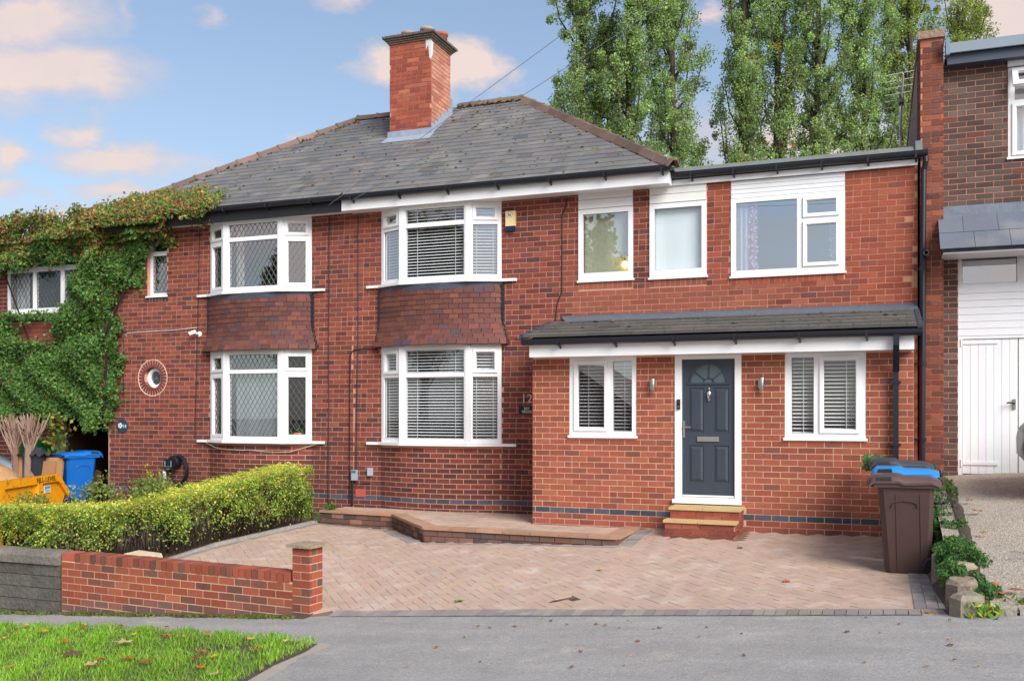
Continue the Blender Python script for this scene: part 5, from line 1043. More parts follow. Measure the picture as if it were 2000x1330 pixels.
def hedge_leaves(n, mode):
    s = rng.uniform(0, min(cum[-1], 9.2), n); x, y, nx, ny, tz = hp(s); dep = np.abs(rng.normal(0, .05, n))
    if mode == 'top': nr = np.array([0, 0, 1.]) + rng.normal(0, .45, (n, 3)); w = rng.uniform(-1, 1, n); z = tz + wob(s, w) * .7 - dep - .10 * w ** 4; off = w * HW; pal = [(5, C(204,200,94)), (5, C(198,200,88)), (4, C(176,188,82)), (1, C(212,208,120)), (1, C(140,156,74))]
    elif mode == 'end': w = rng.uniform(-1, 1, n); zz = rng.random(n); nr = np.array([0, 1., .5]) + rng.normal(0, .5, (n, 3)); z = -.05 + (tz + .05) * zz; off = w * HW * (1 - .2 * (zz < .3)); s = -np.abs(wob(w, zz)) - .02; x = PATH[0][0] + off; y = PATH[0][1] - s + 0 - dep; pal = [(3, C(186,200,80)), (4, C(132,168,64)), (3, C(104,142,60))]
    else:
        sg = 1 if mode == 'out' else -1; h = rng.random(n) ** .75; gap = np.sin(s * 3.7 + h * 5) * np.sin(s * 8.3 - h * 9 + 1) + .5 * np.sin(s * 17 + h * 21); keep = rng.random(n) < np.clip((h - .18 - .10 * np.sin(s * 4)) * 2.6, .04, 1) * np.where(gap < -.45, .35, 1) * np.where(np.abs(s - 2.55) < .28, .45, 1); base = np.where(s < 3.6, -.2, -.32); z = base + (tz - base) * h; off = sg * (HW - dep + wob(s, h) - .10 * np.clip(.35 - h, 0, 1)); pal = [(3, C(204,212,90)), (5, C(146,180,68)), (4, C(114,152,62)), (3, C(80,116,52)), (1, C(220,214,110)), (1.2, C(146,112,80))]
    if mode in ('in', 'out'): nr = np.column_stack([nx * sg, ny * sg, np.full(n, .55)]) + rng.normal(0, .5, (n, 3))
    if mode != 'end': x = x + nx * off; y = y + ny * off
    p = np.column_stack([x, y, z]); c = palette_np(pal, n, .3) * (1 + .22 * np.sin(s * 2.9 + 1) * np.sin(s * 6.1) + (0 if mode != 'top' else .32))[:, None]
    if mode in ('out', 'in'): p, c, nr = p[keep], c[keep], nr[keep]
    return p, c, nr
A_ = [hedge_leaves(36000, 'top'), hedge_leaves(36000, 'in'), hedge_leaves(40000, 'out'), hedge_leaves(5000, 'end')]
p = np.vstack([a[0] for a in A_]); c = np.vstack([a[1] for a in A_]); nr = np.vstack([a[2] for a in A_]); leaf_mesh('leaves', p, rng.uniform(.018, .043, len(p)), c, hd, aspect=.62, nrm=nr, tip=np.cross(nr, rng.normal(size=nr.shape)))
b = MB()
for i in range(520):
    s = rnd.uniform(0, 8); x, y, nx, ny, tz = hp(np.array(s)); o = rnd.uniform(-.28, .28); o2 = o + rnd.uniform(-.12, .12); zb = -.35; m_ = rnd.uniform(-.15, .15)
    b.tube([(x + nx*o*.5, y + ny*o*.5, zb), (x + nx*o - ny*m_*.3, y + ny*o + nx*m_*.3, zb + .35), (x + nx*o2 - ny*m_, y + ny*o2 + nx*m_, float(tz) - rnd.uniform(.03, .2))], rnd.uniform(.006, .014), 4, jit(C(118,98,80), .25), r1=.003)
b.build('stems', 'bark', hd, kind='stuff')
def shrub(name, label, cat, c, r, n, size, pal, stems=8, group=None, aspect=.5, shell=.55, stemcol=C(90,74,62)):
    t = thing(name, label, cat, (c[0], c[1], c[2] - r[2]), group); d = rng.normal(size=(n, 3)); d /= np.linalg.norm(d, axis=1, keepdims=True); rad = (shell + (1 - shell) * rng.random(n)) ** .6
    lump = 1 + .25 * np.sin(d[:, 0] * 5 + c[0] * 3) * np.sin(d[:, 2] * 6 + c[1]) + .15 * np.sin(d[:, 1] * 9)
    leaf_mesh('leaves', np.array(c) + d * rad[:, None] * np.array(r) * lump[:, None], rng.uniform(.7, 1.3, n) * size, palette_np(pal, n, .28), t, aspect=aspect)
    b = MB()
    for i in range(stems): a = rnd.uniform(0, 6.28); k = rnd.uniform(.3, .85); b.tube([(c[0], c[1], c[2] - r[2]), (c[0] + r[0]*k*.5*math.cos(a), c[1] + r[1]*k*.5*math.sin(a), c[2] - r[2]*.2), (c[0] + r[0]*k*math.cos(a), c[1] + r[1]*k*math.sin(a), c[2] + r[2]*.6)], .012, 4, stemcol, r1=.004)
    b.build('stems', 'bark', t); return t
GR = [(4, C(134,168,80)), (3, C(110,146,68)), (2, C(166,180,92)), (1, C(150,118,86)), (.6, C(196,180,100))]
for i, (u, v, z, r, lab) in enumerate([(-9.7, 12.6, .25, .40, 'loose weedy bush behind the hedge, under the coiled charger cable'), (-10.6, 12.2, .24, .42, 'weedy bush with brown stems behind the hedge, right of the yellow skip'), (-11.4, 11.6, .22, .42, 'scrubby bush covering the low end of the yellow skip'), (-12.0, 10.9, .12, .36, 'low scrub between hedge and skip at far left'), (-11.8, 13.2, .22, .35, 'bush at the dark garage corner beside the leaning board')]):
    shrub('bush', lab, 'bush', (u, v, z), (r * 1.15, r * .8, r), 1500, .055, GR, 10)
sp = thing('yellow_sprig', 'bright yellow leafy shoots rising in front of the charging point', 'plant', (-11.55, 13.3, -.1)); n = 130; tt = rng.random(n); k = rng.integers(0, 3, n); p = np.column_stack([-11.6 - .32 * tt + .22 * k * tt + .02 * k, np.full(n, 13.25) + rng.normal(0, .02, n), .12 + (.62 - .14 * k) * tt]) + rng.normal(0, .022, (n, 3)); leaf_mesh('leaves', p, .06, palette_np([(3, C(214,194,64)), (1, C(190,176,70))], n), sp)
b = MB(); [b.tube([(-11.6, 13.25, -.1), (-11.6 + .02*q, 13.25, .12), (-11.92 + .24*q, 13.25, .74 - .14*q)], .008, 4, C(130,110,60)) for q in range(3)]; b.build('stems', 'bark', sp)
tw = thing('bare_bush', 'reddish bare twiggy bush against the dark lower brickwork', 'bush', (-12.4, 14.1, -.2)); b = MB()
for i in range(90): a = rnd.uniform(-1.2, 1.2); L = rnd.uniform(.4, .9); x0 = -12.6 + rnd.uniform(-.3, .3); b.tube([(x0, 14.1, -.2), (x0 + L*.4*math.sin(a), 14.1 + rnd.uniform(-.12, .1), .1 + L*.3), (x0 + L*math.sin(a), 14.1 + rnd.uniform(-.2, .15), -.1 + L*.85)], .006, 4, jit(C(104,62,56), .2), r1=.002)
b.build('twigs', 'bark', tw)
for u, v, z, r, lab in ((-8.45, 13.62, .12, .10, 'small green weed on the terrace beside the hedge end'), (-8.7, 13.5, .0, .13, 'leafy weed at the foot of the hedge end')): shrub('weed', lab, 'plant', (u, v, z), (r, r, r * .8), 70, .06, [(1, C(88,132,56)), (1, C(110,150,66))], 3)
# ---------------------------------------------------------------- creeper over the corner and the left neighbour
IVY = [(-17.44,5.4),(-16.59,5.45),(-15.76,5.49),(-14.96,5.48),(-14.18,5.53),(-13.49,5.67),(-12.7,5.7),(-11.53,5.61),(-11.07,5.43),(-11.24,5.31),(-11.39,5.08),(-11.53,5.23),(-11.99,5.30),(-12.22,5.18),(-12.4,4.82),(-12.7,4.92),(-12.94,4.75),(-12.97,4.08),(-13.37,4.22),(-13.65,4.07),(-13.74,3.68),(-13.65,3.19),(-13.58,2.7),(-13.65,2.11),(-13.75,1.5),(-14.18,1.38),(-14.57,1.68),(-15.16,1.52),(-15.76,1.62),(-16.31,1.55),(-18.5,1.3),(-18.5,5.4)]
HOLES = [[(-18.6,4.67),(-16.34,4.5),(-15.69,4.59),(-15.09,4.62),(-14.50,4.62),(-14.52,4.11),(-14.72,3.72),(-14.85,3.56),(-18.6,3.66)], [(-16.31,3.55),(-14.9,3.5),(-15.05,3.18),(-15.36,2.98),(-15.9,2.98),(-16.17,3.31)], [(-12.96,3.8),(-12.54,3.8),(-12.54,4.6),(-12.96,4.62)]]
cr = thing('creeper', 'thick green and russet creeper over the house corner and eaves at left', 'creeper', (-14.3, VM, -.2))
n = 210000; q = np.column_stack([rng.uniform(-18.5, -11, n), rng.uniform(1.25, 5.75, n)]); ed = rng.normal(0, .07, (n, 2)); ed[:, 0] += .07 * np.sin(q[:, 1] * 9) + .05 * np.sin(q[:, 1] * 23); ed[:, 1] += .06 * np.sin(q[:, 0] * 8)
k = inside(IVY, q[:, 0] + ed[:, 0], q[:, 1] + ed[:, 1])
for h in HOLES: k &= ~inside(h, q[:, 0] - ed[:, 0] * .8, q[:, 1] - ed[:, 1] * .8)
q = q[k]; n = len(q); u, z = q[:, 0], q[:, 1]
lump = .5 + .5 * np.sin(u * 4.3 + np.sin(z * 3.1) * 1.5) * np.sin(z * 4.9 + u * 1.7); th = .08 + .30 * lump + .04 * (z > 4.9) + .10 * (u < -13.9)
th = np.where((u > -13.9) & (z < 4.9), th * .55, th); dep = rng.random(n) ** .45
v = 14.44 - th * dep; over = (z > 5.15) & (u > -14.2); rv = 14.02 + np.maximum(0, (z - 5.36) / .46); v = np.where(over, rv - .08 * rng.random(n), np.where(z > 5.0, v - .1, v))
zz = np.where(over & (z > 5.36), 5.35 + (rv - 14.08) * .682 + .03 + .09 * rng.random(n), z)
pal_low = [(5, C(94,134,66)), (4, C(114,154,76)), (3, C(76,112,56)), (1.5, C(138,170,86)), (.4, C(150,84,68))]; pal_top = [(4, C(156,168,82)), (6, C(124,154,72)), (3.2, C(182,108,82)), (1.6, C(204,170,88)), (2, C(160,82,70)), (5, C(100,136,62))]
topk = np.clip((z - 4.55) / .6 + rng.normal(0, .3, n) + .35 * np.sin(u * 3), 0, 1) > .55; c = np.where(topk[:, None], palette_np(pal_top, n, .2), palette_np(pal_low, n, .25))
dens = rng.random(n) < np.where(over, .35 + .55 * (np.sin(u * 5.1) * np.sin(z * 13 + u * 3) > -.2), .50 + .5 * (lump > .25)); p = np.column_stack([u, v, zz])[dens]; n = len(p)
leaf_mesh('leaves', p, rng.uniform(.04, .092, n), c[dens], cr, nrm=rng.normal(size=(n, 3)) * .7 + [0, -1, .6], tip=rng.normal(size=(n, 3)) * [.8, .4, .5] + [0, -.25, -.6], aspect=.62)
b = MB()
for (a0, z0), (a1, z1), (a2, z2) in [((-13.95, 1.3), (-13.85, 3), (-13.5, 5.2)), ((-14.9, .1), (-14.85, 1.2), (-14.2, 3.4)), ((-14.0, 3), (-13.2, 4.4), (-12.6, 5.1)), ((-15, 1.2), (-15.6, 2.6), (-16.7, 4.9)), ((-13.8, 4.6), (-13, 5.2), (-11.6, 5.4)), ((-14.1, 2), (-14.3, 4), (-15, 5.2))]: b.tube([(a0, 14.36, z0), (a1, 14.33, z1), (a2, 14.33, z2)], .028, 6, C(96,84,72), r1=.012)
b.build('stems', 'bark', cr); n = 220; leaf_mesh('trailing_leaves', np.column_stack([-14.88 + rng.normal(0, .16, n), np.full(n, 14.1) + rng.normal(0, .1, n), rng.uniform(.9, 1.6, n)]), .11, palette_np([(3, C(96,136,60)), (1, C(180,176,70)), (1, C(128,90,60))], n), cr)
b = MB(); b.box(-15.3, -13.93, 14.3, VM + .02, 1.56, 1.72, C(80,70,60)); b.build('lintel', 'black_timber', hl)
# ---------------------------------------------------------------- skip with load
sk = thing('skip', 'rusty yellow skip lettered FILL LEVEL, half hidden by the hedge', 'skip', (-13.3, 11.8, -.45)); axd = Vector((.359, -.933, 0)); nrm = Vector((-axd.y, axd.x, 0)) * -1
A0 = Vector((-13.5, 13.0, 0)); inn = Vector((-.933, -.359, 0))
def sp_(d, w, z): p = A0 + axd * d + inn * w; return (p.x, p.y, z)
zt = .606; b = MB(); L_ = 3.2; Wd = 1.5; sl_ = .42
prof_ = [(-.02, .30), (.35, zt), (L_ - .35, zt), (L_ + .02, .30), (L_ - .55, -.45), (.55, -.45)]
for w0, w1 in ((.0, .03), (Wd - .03, Wd)): n = 6; b.add([sp_(d, w0, z) for d, z in prof_] + [sp_(d, w1, z) for d, z in prof_], [tuple(range(n)), tuple(range(n, 2*n))[::-1]] + [((i+1) % n, i, n+i, n+(i+1) % n) for i in range(n)])
for i in (0, 2, 3, 4, 5): (d0, z0), (d1, z1) = prof_[i], prof_[(i+1) % 6]; (b.hexa([sp_(d0, 0, z0-.02), sp_(d0, Wd, z0-.02), sp_(d1, Wd, z1-.02), sp_(d1, 0, z1-.02), sp_(d0, 0, z0), sp_(d0, Wd, z0), sp_(d1, Wd, z1), sp_(d1, 0, z1)]) if i in (3, 4, 5) else None)
b.build('body', 'skip_paint', sk); b = MB()
for w in (-.045, Wd - .045):
    for (d0, z0), (d1, z1) in zip(prof_[:3], prof_[1:4]): b.hexa([sp_(d0, w, z0 - .13), sp_(d0, w + .09, z0 - .13), sp_(d1, w + .09, z1 - .13), sp_(d1, w, z1 - .13), sp_(d0, w, z0), sp_(d0, w + .09, z0), sp_(d1, w + .09, z1), sp_(d1, w, z1)])
b.build('rim', 'skip_paint', sk); b = MB()
for d in (1.0, 2.2): b.hexa([sp_(d - .07, -.05, -.45), sp_(d + .07, -.05, -.45), sp_(d + .07, .0, -.45), sp_(d - .07, .0, -.45), sp_(d - .07, -.05, zt - .131), sp_(d + .07, -.05, zt - .131), sp_(d + .07, 0, zt - .131), sp_(d - .07, 0, zt - .131)])
b.build('rib', 'skip_paint', sk); sr = math.atan2(-axd.y, -axd.x) + math.pi
p = sp_(.80, -.051, zt - .07); tx = text('lettering', 'FILL LEVEL', .115, p, sk, 'black_letter', math.atan2(axd.y, axd.x) + math.pi, .001, 1.3)
b = MB(); b.hexa([sp_(.58, -.012, .30), sp_(.80, -.012, .30), sp_(.80, -.002, .30), sp_(.58, -.002, .30), sp_(.58, -.012, .43), sp_(.80, -.012, .43), sp_(.80, -.002, .43), sp_(.58, -.002, .43)], C(212,220,216)); b.build('label_plate', 'plastic', sk)
b = MB()
for d0, d1, z0, z1, col in ((.60, .72, .375, .415, C(120,150,150)), (.73, .78, .37, .41, C(90,110,170)), (.61, .78, .34, .352, C(140,160,150)), (.63, .74, .315, .327, C(140,160,150))): b.hexa([sp_(d0, -.015, z0), sp_(d1, -.015, z0), sp_(d1, -.0125, z0), sp_(d0, -.0125, z0), sp_(d0, -.015, z1), sp_(d1, -.015, z1), sp_(d1, -.0125, z1), sp_(d0, -.0125, z1)], col)
b.build('label_print', 'plastic', sk)
b = MB(); b.grid([i / 10 for i in range(11)], [i / 8 for i in range(9)], lambda s, t: (lambda P_: (P_[0], P_[1], .28 + .56 * math.exp(-((s - .25) / .2) ** 2 - ((t - .5) / .35) ** 2) + .03 * math.sin(s * 31 + t * 17)))(sp_(.3 + 2.6 * s, .08 + 1.34 * t, 0)), C(176,136,98)); tag(b.build('soil_heap', 'stone', None, True), 'heap of sandy rubble piled in the yellow skip', 'rubble heap')
# ---------------------------------------------------------------- wheelie bins
def bin_(label, loc, rz, body, lid, top=1.06, lab=None, lidtilt=0.0, cat='wheelie bin', seam=True, group='wheelie bins by the porch'):
    T = Matrix.Translation(loc) @ Matrix.Rotation(rz, 4, 'Z'); t = thing('wheelie_bin', label, cat, loc, group)
    # local x runs front(-) to hinge(+); y across
    sec = [(-.20, .24, .20, .0), (-.205, .245, .205, .02), (-.275, .27, .255, top - .17), (-.29, .275, .265, top - .13), (-.29, .275, .265, top - .10)]
    b = MB(); b.T = T; k = .045; vs = []; fs = []
    for x0, x1, hy, z in sec: vs += [(x0 + k, -hy, z), (x1 - k, -hy, z), (x1, -hy + k, z), (x1, hy - k, z), (x1 - k, hy, z), (x0 + k, hy, z), (x0, hy - k, z), (x0, -hy + k, z)]
    for i in range(len(sec) - 1): fs += [(i*8+j, i*8+(j+1) % 8, (i+1)*8+(j+1) % 8, (i+1)*8+j) for j in range(8)]
    fs += [tuple(range(8))[::-1], tuple(range(32, 40))]; b.add(vs, fs, body)
    for s in (-1, 1):      # moulded ribs and pocket on the sides
        for x, w in ((-.10, .012), (.14, .014)):
            y0, y1 = s * .205, s * .252; b.hexa([(x + .02 - w, min(y0, y0 + s*.008), .03), (x + .02 + w, min(y0, y0 + s*.008), .03), (x + .02 + w, max(y0, y0 + s*.008), .03), (x + .02 - w, max(y0, y0 + s*.008), .03), (x - w, min(y1, y1 + s*.008), top - .2), (x + w, min(y1, y1 + s*.008), top - .2), (x + w, max(y1, y1 + s*.008), top - .2), (x - w, max(y1, y1 + s*.008), top - .2)], body)
        ar = [(-.02 + .13 * math.cos(math.pi * i / 8), s * .257, top - .34 + .07 * math.sin(math.pi * i / 8) ** .6) for i in range(9)]; b.tube(ar, .007, 5, body)
    b.build('body', 'plastic', t, False)
    b = MB(); b.T = T; b.prism([(-.33, -.28), (.28, -.28), (.33, -.24), (.33, .24), (.28, .28), (-.33, .28), (-.37, .22), (-.37, -.22)], top - .13, top - .075, body); b.box(.29, .37, -.20, .20, top - .10, top - .06, body); b.tube([(.36, -.25, top - .06), (.36, .25, top - .06)], .018, 8, body); b.build('rim', 'plastic', t)
    b = MB(); b.T = T @ Matrix.Translation((.34, 0, top - .06)) @ Matrix.Rotation(lidtilt, 4, 'Y') @ Matrix.Translation((-.34, 0, -top + .06)); lx = [-.385, -.375, -.33, -.08, -.03, .24, .34]; lzv = [-.075, -.04, .004, .008, -.014, -.018, -.045]; ly = [-.295, -.27, -.15, .15, .27, .295]; lzy = [-.06, -.012, .0, .0, -.012, -.06]
    b.grid(lx, ly, lambda x, y: (x, y, top - .005 + lzv[lx.index(x)] + lzy[ly.index(y)] * (.7 if x > .1 else 1)), lid); b.grid(lx, ly[::-1], lambda x, y: (x, y, top - .022 + lzv[lx.index(x)] + lzy[ly.index(y)] * (.7 if x > .1 else 1)), lid)
    per = [(x, ly[0]) for x in lx] + [(lx[-1], y) for y in ly[1:]] + [(x, ly[-1]) for x in lx[::-1][1:]] + [(lx[0], y) for y in ly[::-1][1:-1]]
    zf_ = lambda x, y, o: top + o + lzv[lx.index(x)] + lzy[ly.index(y)] * (.7 if x > .1 else 1); m = len(per)
    b.add([(x, y, zf_(x, y, -.03)) for x, y in per] + [(x, y, zf_(x, y, -.003)) for x, y in per], [(i, (i+1) % m, m+(i+1) % m, m+i) for i in range(m)], lid); b.build('lid', 'plastic', t, True)
    for s in (-1, 1):
        b = MB(); b.T = T; b.hexa([(-.31, s*.298 - .004, top - .055), (-.15, s*.298 - .004, top - .05), (-.15, s*.298 + .004, top - .05), (-.31, s*.298 + .004, top - .055), (-.30, s*.285 - .004, top - .022), (-.16, s*.285 - .004, top - .012), (-.16, s*.285 + .004, top - .012), (-.30, s*.285 + .004, top - .022)], (.012, .012, .014)); b.build('lid_slot', 'plastic', t)
        b = MB(); b.T = T; b.lathe([(.02, -.028), (.085, -.028), (.10, -.02), (.10, .02), (.085, .028), (.02, .028)], (.255, s * .235, .10), 22, 'y', C(34,34,38)); w = b.build('wheel', 'plastic', t); b = MB(); b.T = T
        for j in range(6): a = j * 1.047; b.bar((.255 + .02*math.cos(a), s*.266, .10 + .02*math.sin(a)), (.255 + .078*math.cos(a), s*.266, .10 + .078*math.sin(a)), .012, .01, C(22,22,25))
        b.lathe([(.022, -.008), (.022, .008)], (.255, s*.266, .10), 12, 'y', C(60,60,64)); b.build('hub', 'plastic', w)
    b = MB(); b.T = T; b.tube([(.255, -.23, .10), (.255, .23, .10)], .012, 6, C(60,60,62)); b.build('axle', 'plastic', t)
    if lab:
        b = MB(); b.T = T
        for x0, x1, z0, z1 in lab: b.box(x0, x1, -.262, -.258, z0, z1, C(150,190,200))
        b.build('print', 'plastic', t)
    return t
BR = C(74,55,51)
bin_('brown wheelie bin in front of the blue and black lidded ones, by the rockery', (.265, 11.24, -.045), R(2), BR, C(88,68,64), 1.055)
bin_('bin with bright blue lid right behind the brown bin', (.30, 11.95, -.02), R(-2), C(52,56,60), C(44,126,190), 1.075)
bin_('black lidded bin standing behind the blue lidded bin', (.26, 12.62, .02), R(3), C(60,86,66), C(62,64,70), 1.085, lidtilt=.03)
n = 260; leaf_mesh('plant', np.column_stack([rng.uniform(-.20, .04, n), rng.normal(12.9, .08, n), rng.uniform(.95, 1.15, n)]), .06, palette_np([(1, C(98,150,90)), (1, C(130,170,110))], n), None, kind=None); tag(bpy.data.objects['plant'], 'green leafy sprig poking out behind the black lidded bin', 'plant')
bin_('blue wheelie bin by the dark garage opening behind the skip', (-14.42, 14.15, -.13), R(-112), C(12,92,170), C(16,98,178), 1.06, [(.06, .17, .62, .655), (.06, .17, .58, .61), (.08, .16, .44, .54)], group='bins in the left garden')
# ---------------------------------------------------------------- clutter by the left garage
def boxthing(name, label, cat, parts, m='card'):
    b = MB()
    for T, dims, col in parts: b.T = T; b.box(-dims[0]/2, dims[0]/2, -dims[1]/2, dims[1]/2, 0, dims[2], col)
    return tag(b.build(name, m), label, cat)
boxthing('cardboard_box', 'large flattened brown cardboard leaning by the blue bin', 'cardboard', [(TR(-14.93, 13.62, R(10)) @ Matrix.Rotation(R(-8), 4, 'X') @ Matrix.Translation((0, 0, -.2)), (1.1, .05, 1.02), (1, 1, 1)), (TR(-15.08, 13.55, R(10)) @ Matrix.Rotation(R(-10), 4, 'X') @ Matrix.Translation((.35, -.05, -.2)), (.5, .03, .95), (.85, .82, .8))])
boxthing('cardboard_sheet', 'pale cardboard panel edge standing behind the pruned trunk', 'cardboard', [(TR(-15.22, 13.75, R(62)) @ Matrix.Rotation(R(-6), 4, 'X') @ Matrix.Translation((0, 0, -.2)), (.4, .03, 1.02), (1.25, 1.15, 1.0))])
boxthing('crate', 'dark green plastic crate in the shadow under the creeper', 'crate', [(TR(-15.52, 14.18, .1) @ Matrix.Translation((0, 0, .62)), (.4, .35, .48), C(24,84,38)), (TR(-15.52, 14.18, .1) @ Matrix.Translation((0, 0, -.3)), (.45, .4, .919), C(40,42,48))], 'plastic')
boxthing('board', 'short weathered timber board leaning at the garage corner', 'timber', [(TR(-13.7, 13.85, 0) @ Matrix.Rotation(R(22), 4, 'Y') @ Matrix.Translation((-.1, 0, -.2)), (.12, .04, .78), C(150,120,100))], 'bark')
b = MB(); b.T = Matrix.Translation((-15.0, 13.7, .80)); b.grid([i / 8 for i in range(9)], [i / 6 for i in range(7)], lambda s, t: (-.3 + .65*s, -.15 + .3*t, .06 + .16 * math.sin(s*3.1) * math.sin(t*3.1) + .035 * math.sin(s*19 + t*11)), C(48,50,56)); b.box(-.2, .25, -.1, .1, -.9, .06, C(44,46,52)); tag(b.build('plastic_sheet', 'plastic', None), 'crumpled black plastic sacking on top of the cardboard', 'plastic sheet')
t = thing('pruned_shrub', 'hard pruned shrub with two pale stems and a fan of bare cut twigs', 'shrub', (-15.23, 13.6, -.3)); b = MB(); b.tube([(-15.33, 13.6, -.3), (-15.35, 13.6, .4), (-15.38, 13.6, 1.02)], .07, 8, C(176,150,136), r1=.06); b.tube([(-15.08, 13.58, -.3), (-15.05, 13.58, .5), (-15.02, 13.58, 1.1)], .075, 8, C(196,178,164), r1=.06); b.build('trunk', 'pale_bark', t); b = MB()
for i in range(70):
    x0, z0 = (-15.38, .80) if i % 2 else (-15.03, .9); z0 += rnd.uniform(-.12, .25); e_ = rnd.uniform(-.32, .32) + (-.05 if i % 2 else .06); y = rnd.uniform(-.26, .26); zt_ = 1.60 + rnd.uniform(-.12, .06); cr_ = rnd.uniform(-.04, .04)
    p_ = [(x0, 13.6, z0), (x0 + e_*.30 + cr_, 13.6 + y*.3, z0 + .2), (x0 + e_*.62 - cr_, 13.6 + y*.7, z0 + (zt_ - z0)*.6), (x0 + e_, 13.6 + y, zt_)]; cc_ = jit(C(206,188,176), .28)
    b.tube(p_, [.018, .014, .011, .008], 5, cc_)
    if i % 3 == 0: b.tube([p_[1], (p_[1][0] + rnd.uniform(-.1, .1), p_[1][1] - .05, p_[1][2] + .22)], .008, 4, cc_, r1=.005)
b.build('twigs', 'pale_bark', t)
# ---------------------------------------------------------------- cars
def car(label, loc, rz, paint):
    t = thing('parked_car', label, 'car', loc, 'parked cars'); T = Matrix.Translation(loc) @ Matrix.Rotation(rz, 4, 'Z'); b = MB(); b.T = T
    st = [(2.05, .35, .66, .62, .70), (1.95, .24, .76, .72, .80), (1.3, .20, .92, .86, .86), (.85, .2, .98, .88, .88), (.25, .2, .98, .88, .88), (-1.2, .2, .99, .88, .88), (-1.9, .24, .98, .82, .84), (-2.0, .34, .9, .74, .76)]
    vs = []; fs = []
    for x, zb, zt_, wt, wb in st: vs += [(x, -wb + .05, zb), (x, -wb, zb + .15), (x, -wb, (zb+zt_)/2 + .05), (x, -wt + .06, zt_ - .03), (x, -wt * .6, zt_ + .02), (x, wt * .6, zt_ + .02), (x, wt - .06, zt_ - .03), (x, wb, (zb+zt_)/2 + .05), (x, wb, zb + .15), (x, wb - .05, zb)]
    for i in range(len(st) - 1): fs += [(i*10+j, i*10+(j+1) % 10, (i+1)*10+(j+1) % 10, (i+1)*10+j) for j in range(10)]
    fs += [tuple(range(10))[::-1], tuple(range(70, 80))]; b.add(vs, fs, paint); b.build('body', 'car_paint', t, True)
    b = MB(); b.T = T; a = [(.85, .98, .80), (.1, 1.40, .62), (-.9, 1.44, .62), (-1.75, 1.32, .60), (-1.95, .98, .74)]; vs = []
    for x, z, w in a: vs += [(x, -w, z), (x, w, z)]
    b.add(vs + [(x, -.82, .95) for x, _, _ in a] + [(x, .82, .95) for x, _, _ in a], [(0,1,3,2), (2,3,5,4), (4,5,7,6), (6,7,9,8)] + [(2*i, 2*i+2, 10+i+1, 10+i) for i in range(4)] + [(2*i+3, 2*i+1, 15+i, 15+i+1) for i in range(4)], (.015, .018, .02)); b.build('cabin_glass', 'car_paint', t)
    b = MB(); b.T = T; b.box(-1.72, .08, -.6, .6, 1.43, 1.46, paint); b.build('roof', 'car_paint', t)
    for s in (-1, 1):
        b = MB(); b.T = T; b.hexa([(1.75, s*.62-.12, .62), (2.0, s*.55-.12, .60), (2.0, s*.55+.12, .60), (1.75, s*.62+.12, .62), (1.72, s*.62-.12, .75), (1.96, s*.55-.12, .70), (1.96, s*.55+.12, .70), (1.72, s*.62+.12, .75)], (.02, .022, .025)); b.build('headlight', 'car_paint', t)
        for x in (1.3, -1.25):
            b = MB(); b.T = T; b.lathe([(.20, -.10), (.30, -.10), (.32, -.07), (.32, .07), (.30, .10), (.20, .10)], (x, s*.78, .32), 24, 'y', (.02, .02, .022)); w = b.build('wheel', 'plastic', t); b = MB(); b.T = T; b.lathe([(.03, -.105), (.2, -.09), (.2, .09), (.03, .105)], (x, s*.78, .32), 16, 'y', C(150,152,156)); b.build('hub', 'plastic', w)
    return t
car('silver blue car at the far left edge, bonnet showing behind the pruned shrub', (-17.43, 13.22, -.10), R(2), C(130,146,162))
car('dark car parked on the gravel at the far right edge', (3.66, 12.95, ZG(3.4, 12.95)), R(178), C(12,13,17))
# ---------------------------------------------------------------- rockery between the drives
ro = [(.69, 8.93, .25, .30, .20, 'squared block at the pavement end of the rockery'), (.69, 9.42, .24, .42, .22, 'pale lichen-spotted block second from the pavement in the rockery'), (.70, 10.0, .30, .16, .22, 'mossy block half buried in rockery plants'), (.68, 10.38, .34, .13, .23, 'thin pale upright slab in the rockery'), (.74, 10.95, .30, .2, .16, 'brown round stone in the rockery plants'), (.72, 11.55, .26, .32, .16, 'light grey split stone near the bins'), (.72, 11.95, .25, .22, .17, 'grey angular stone beside the dark shrub'), (.66, 12.6, .3, .2, .14, 'moss covered stone behind the split grey one')]
for x, y, w, d, h, lab in ro:
    z0 = .55 * ZG(.85, y) + .45 * min(ZD(.45, y), .1) - .06; z0 = max(z0, zs(.7) - .03); b = MB(); ns = 9; base = [(x + w/2 * math.cos(a) * (1 if abs(math.cos(a)) < .8 else 1.05), y + d/2 * math.sin(a)) for a in [6.283 * (i + .5) / 8 for i in range(8)]]
    kx = [rnd.uniform(.86, 1.08) for _ in range(8)]; ring1 = [(x + (px - x) * k * 1.15, y + (py - y) * k * 1.15, z0 - .1) for (px, py), k in zip(base, kx)]; ring2 = [(x + (px - x) * k * 1.12, y + (py - y) * k * 1.12, z0 + h * .85 + rnd.uniform(-.012, .012)) for (px, py), k in zip(base, kx)]; ring3 = [(x + (px - x) * k * .85, y + (py - y) * k * .85, z0 + h + rnd.uniform(-.015, .012)) for (px, py), k in zip(base, kx)]
    b.add(ring1 + ring2 + ring3, [(i, (i+1) % 8, 8+(i+1) % 8, 8+i) for i in range(8)] + [(8+i, 8+(i+1) % 8, 16+(i+1) % 8, 16+i) for i in range(8)] + [tuple(range(16, 24))], jit(rnd.choice([C(132,122,106), C(142,132,116), C(120,110,94)]), .1) if 'grey' not in lab else C(150,148,140)); tag(b.build('rock', 'stone'), lab, 'stone', 'stones of the rockery')
RK = [(5, C(78,124,62)), (4, C(96,142,74)), (2, C(60,100,54)), (1, C(124,150,80))]
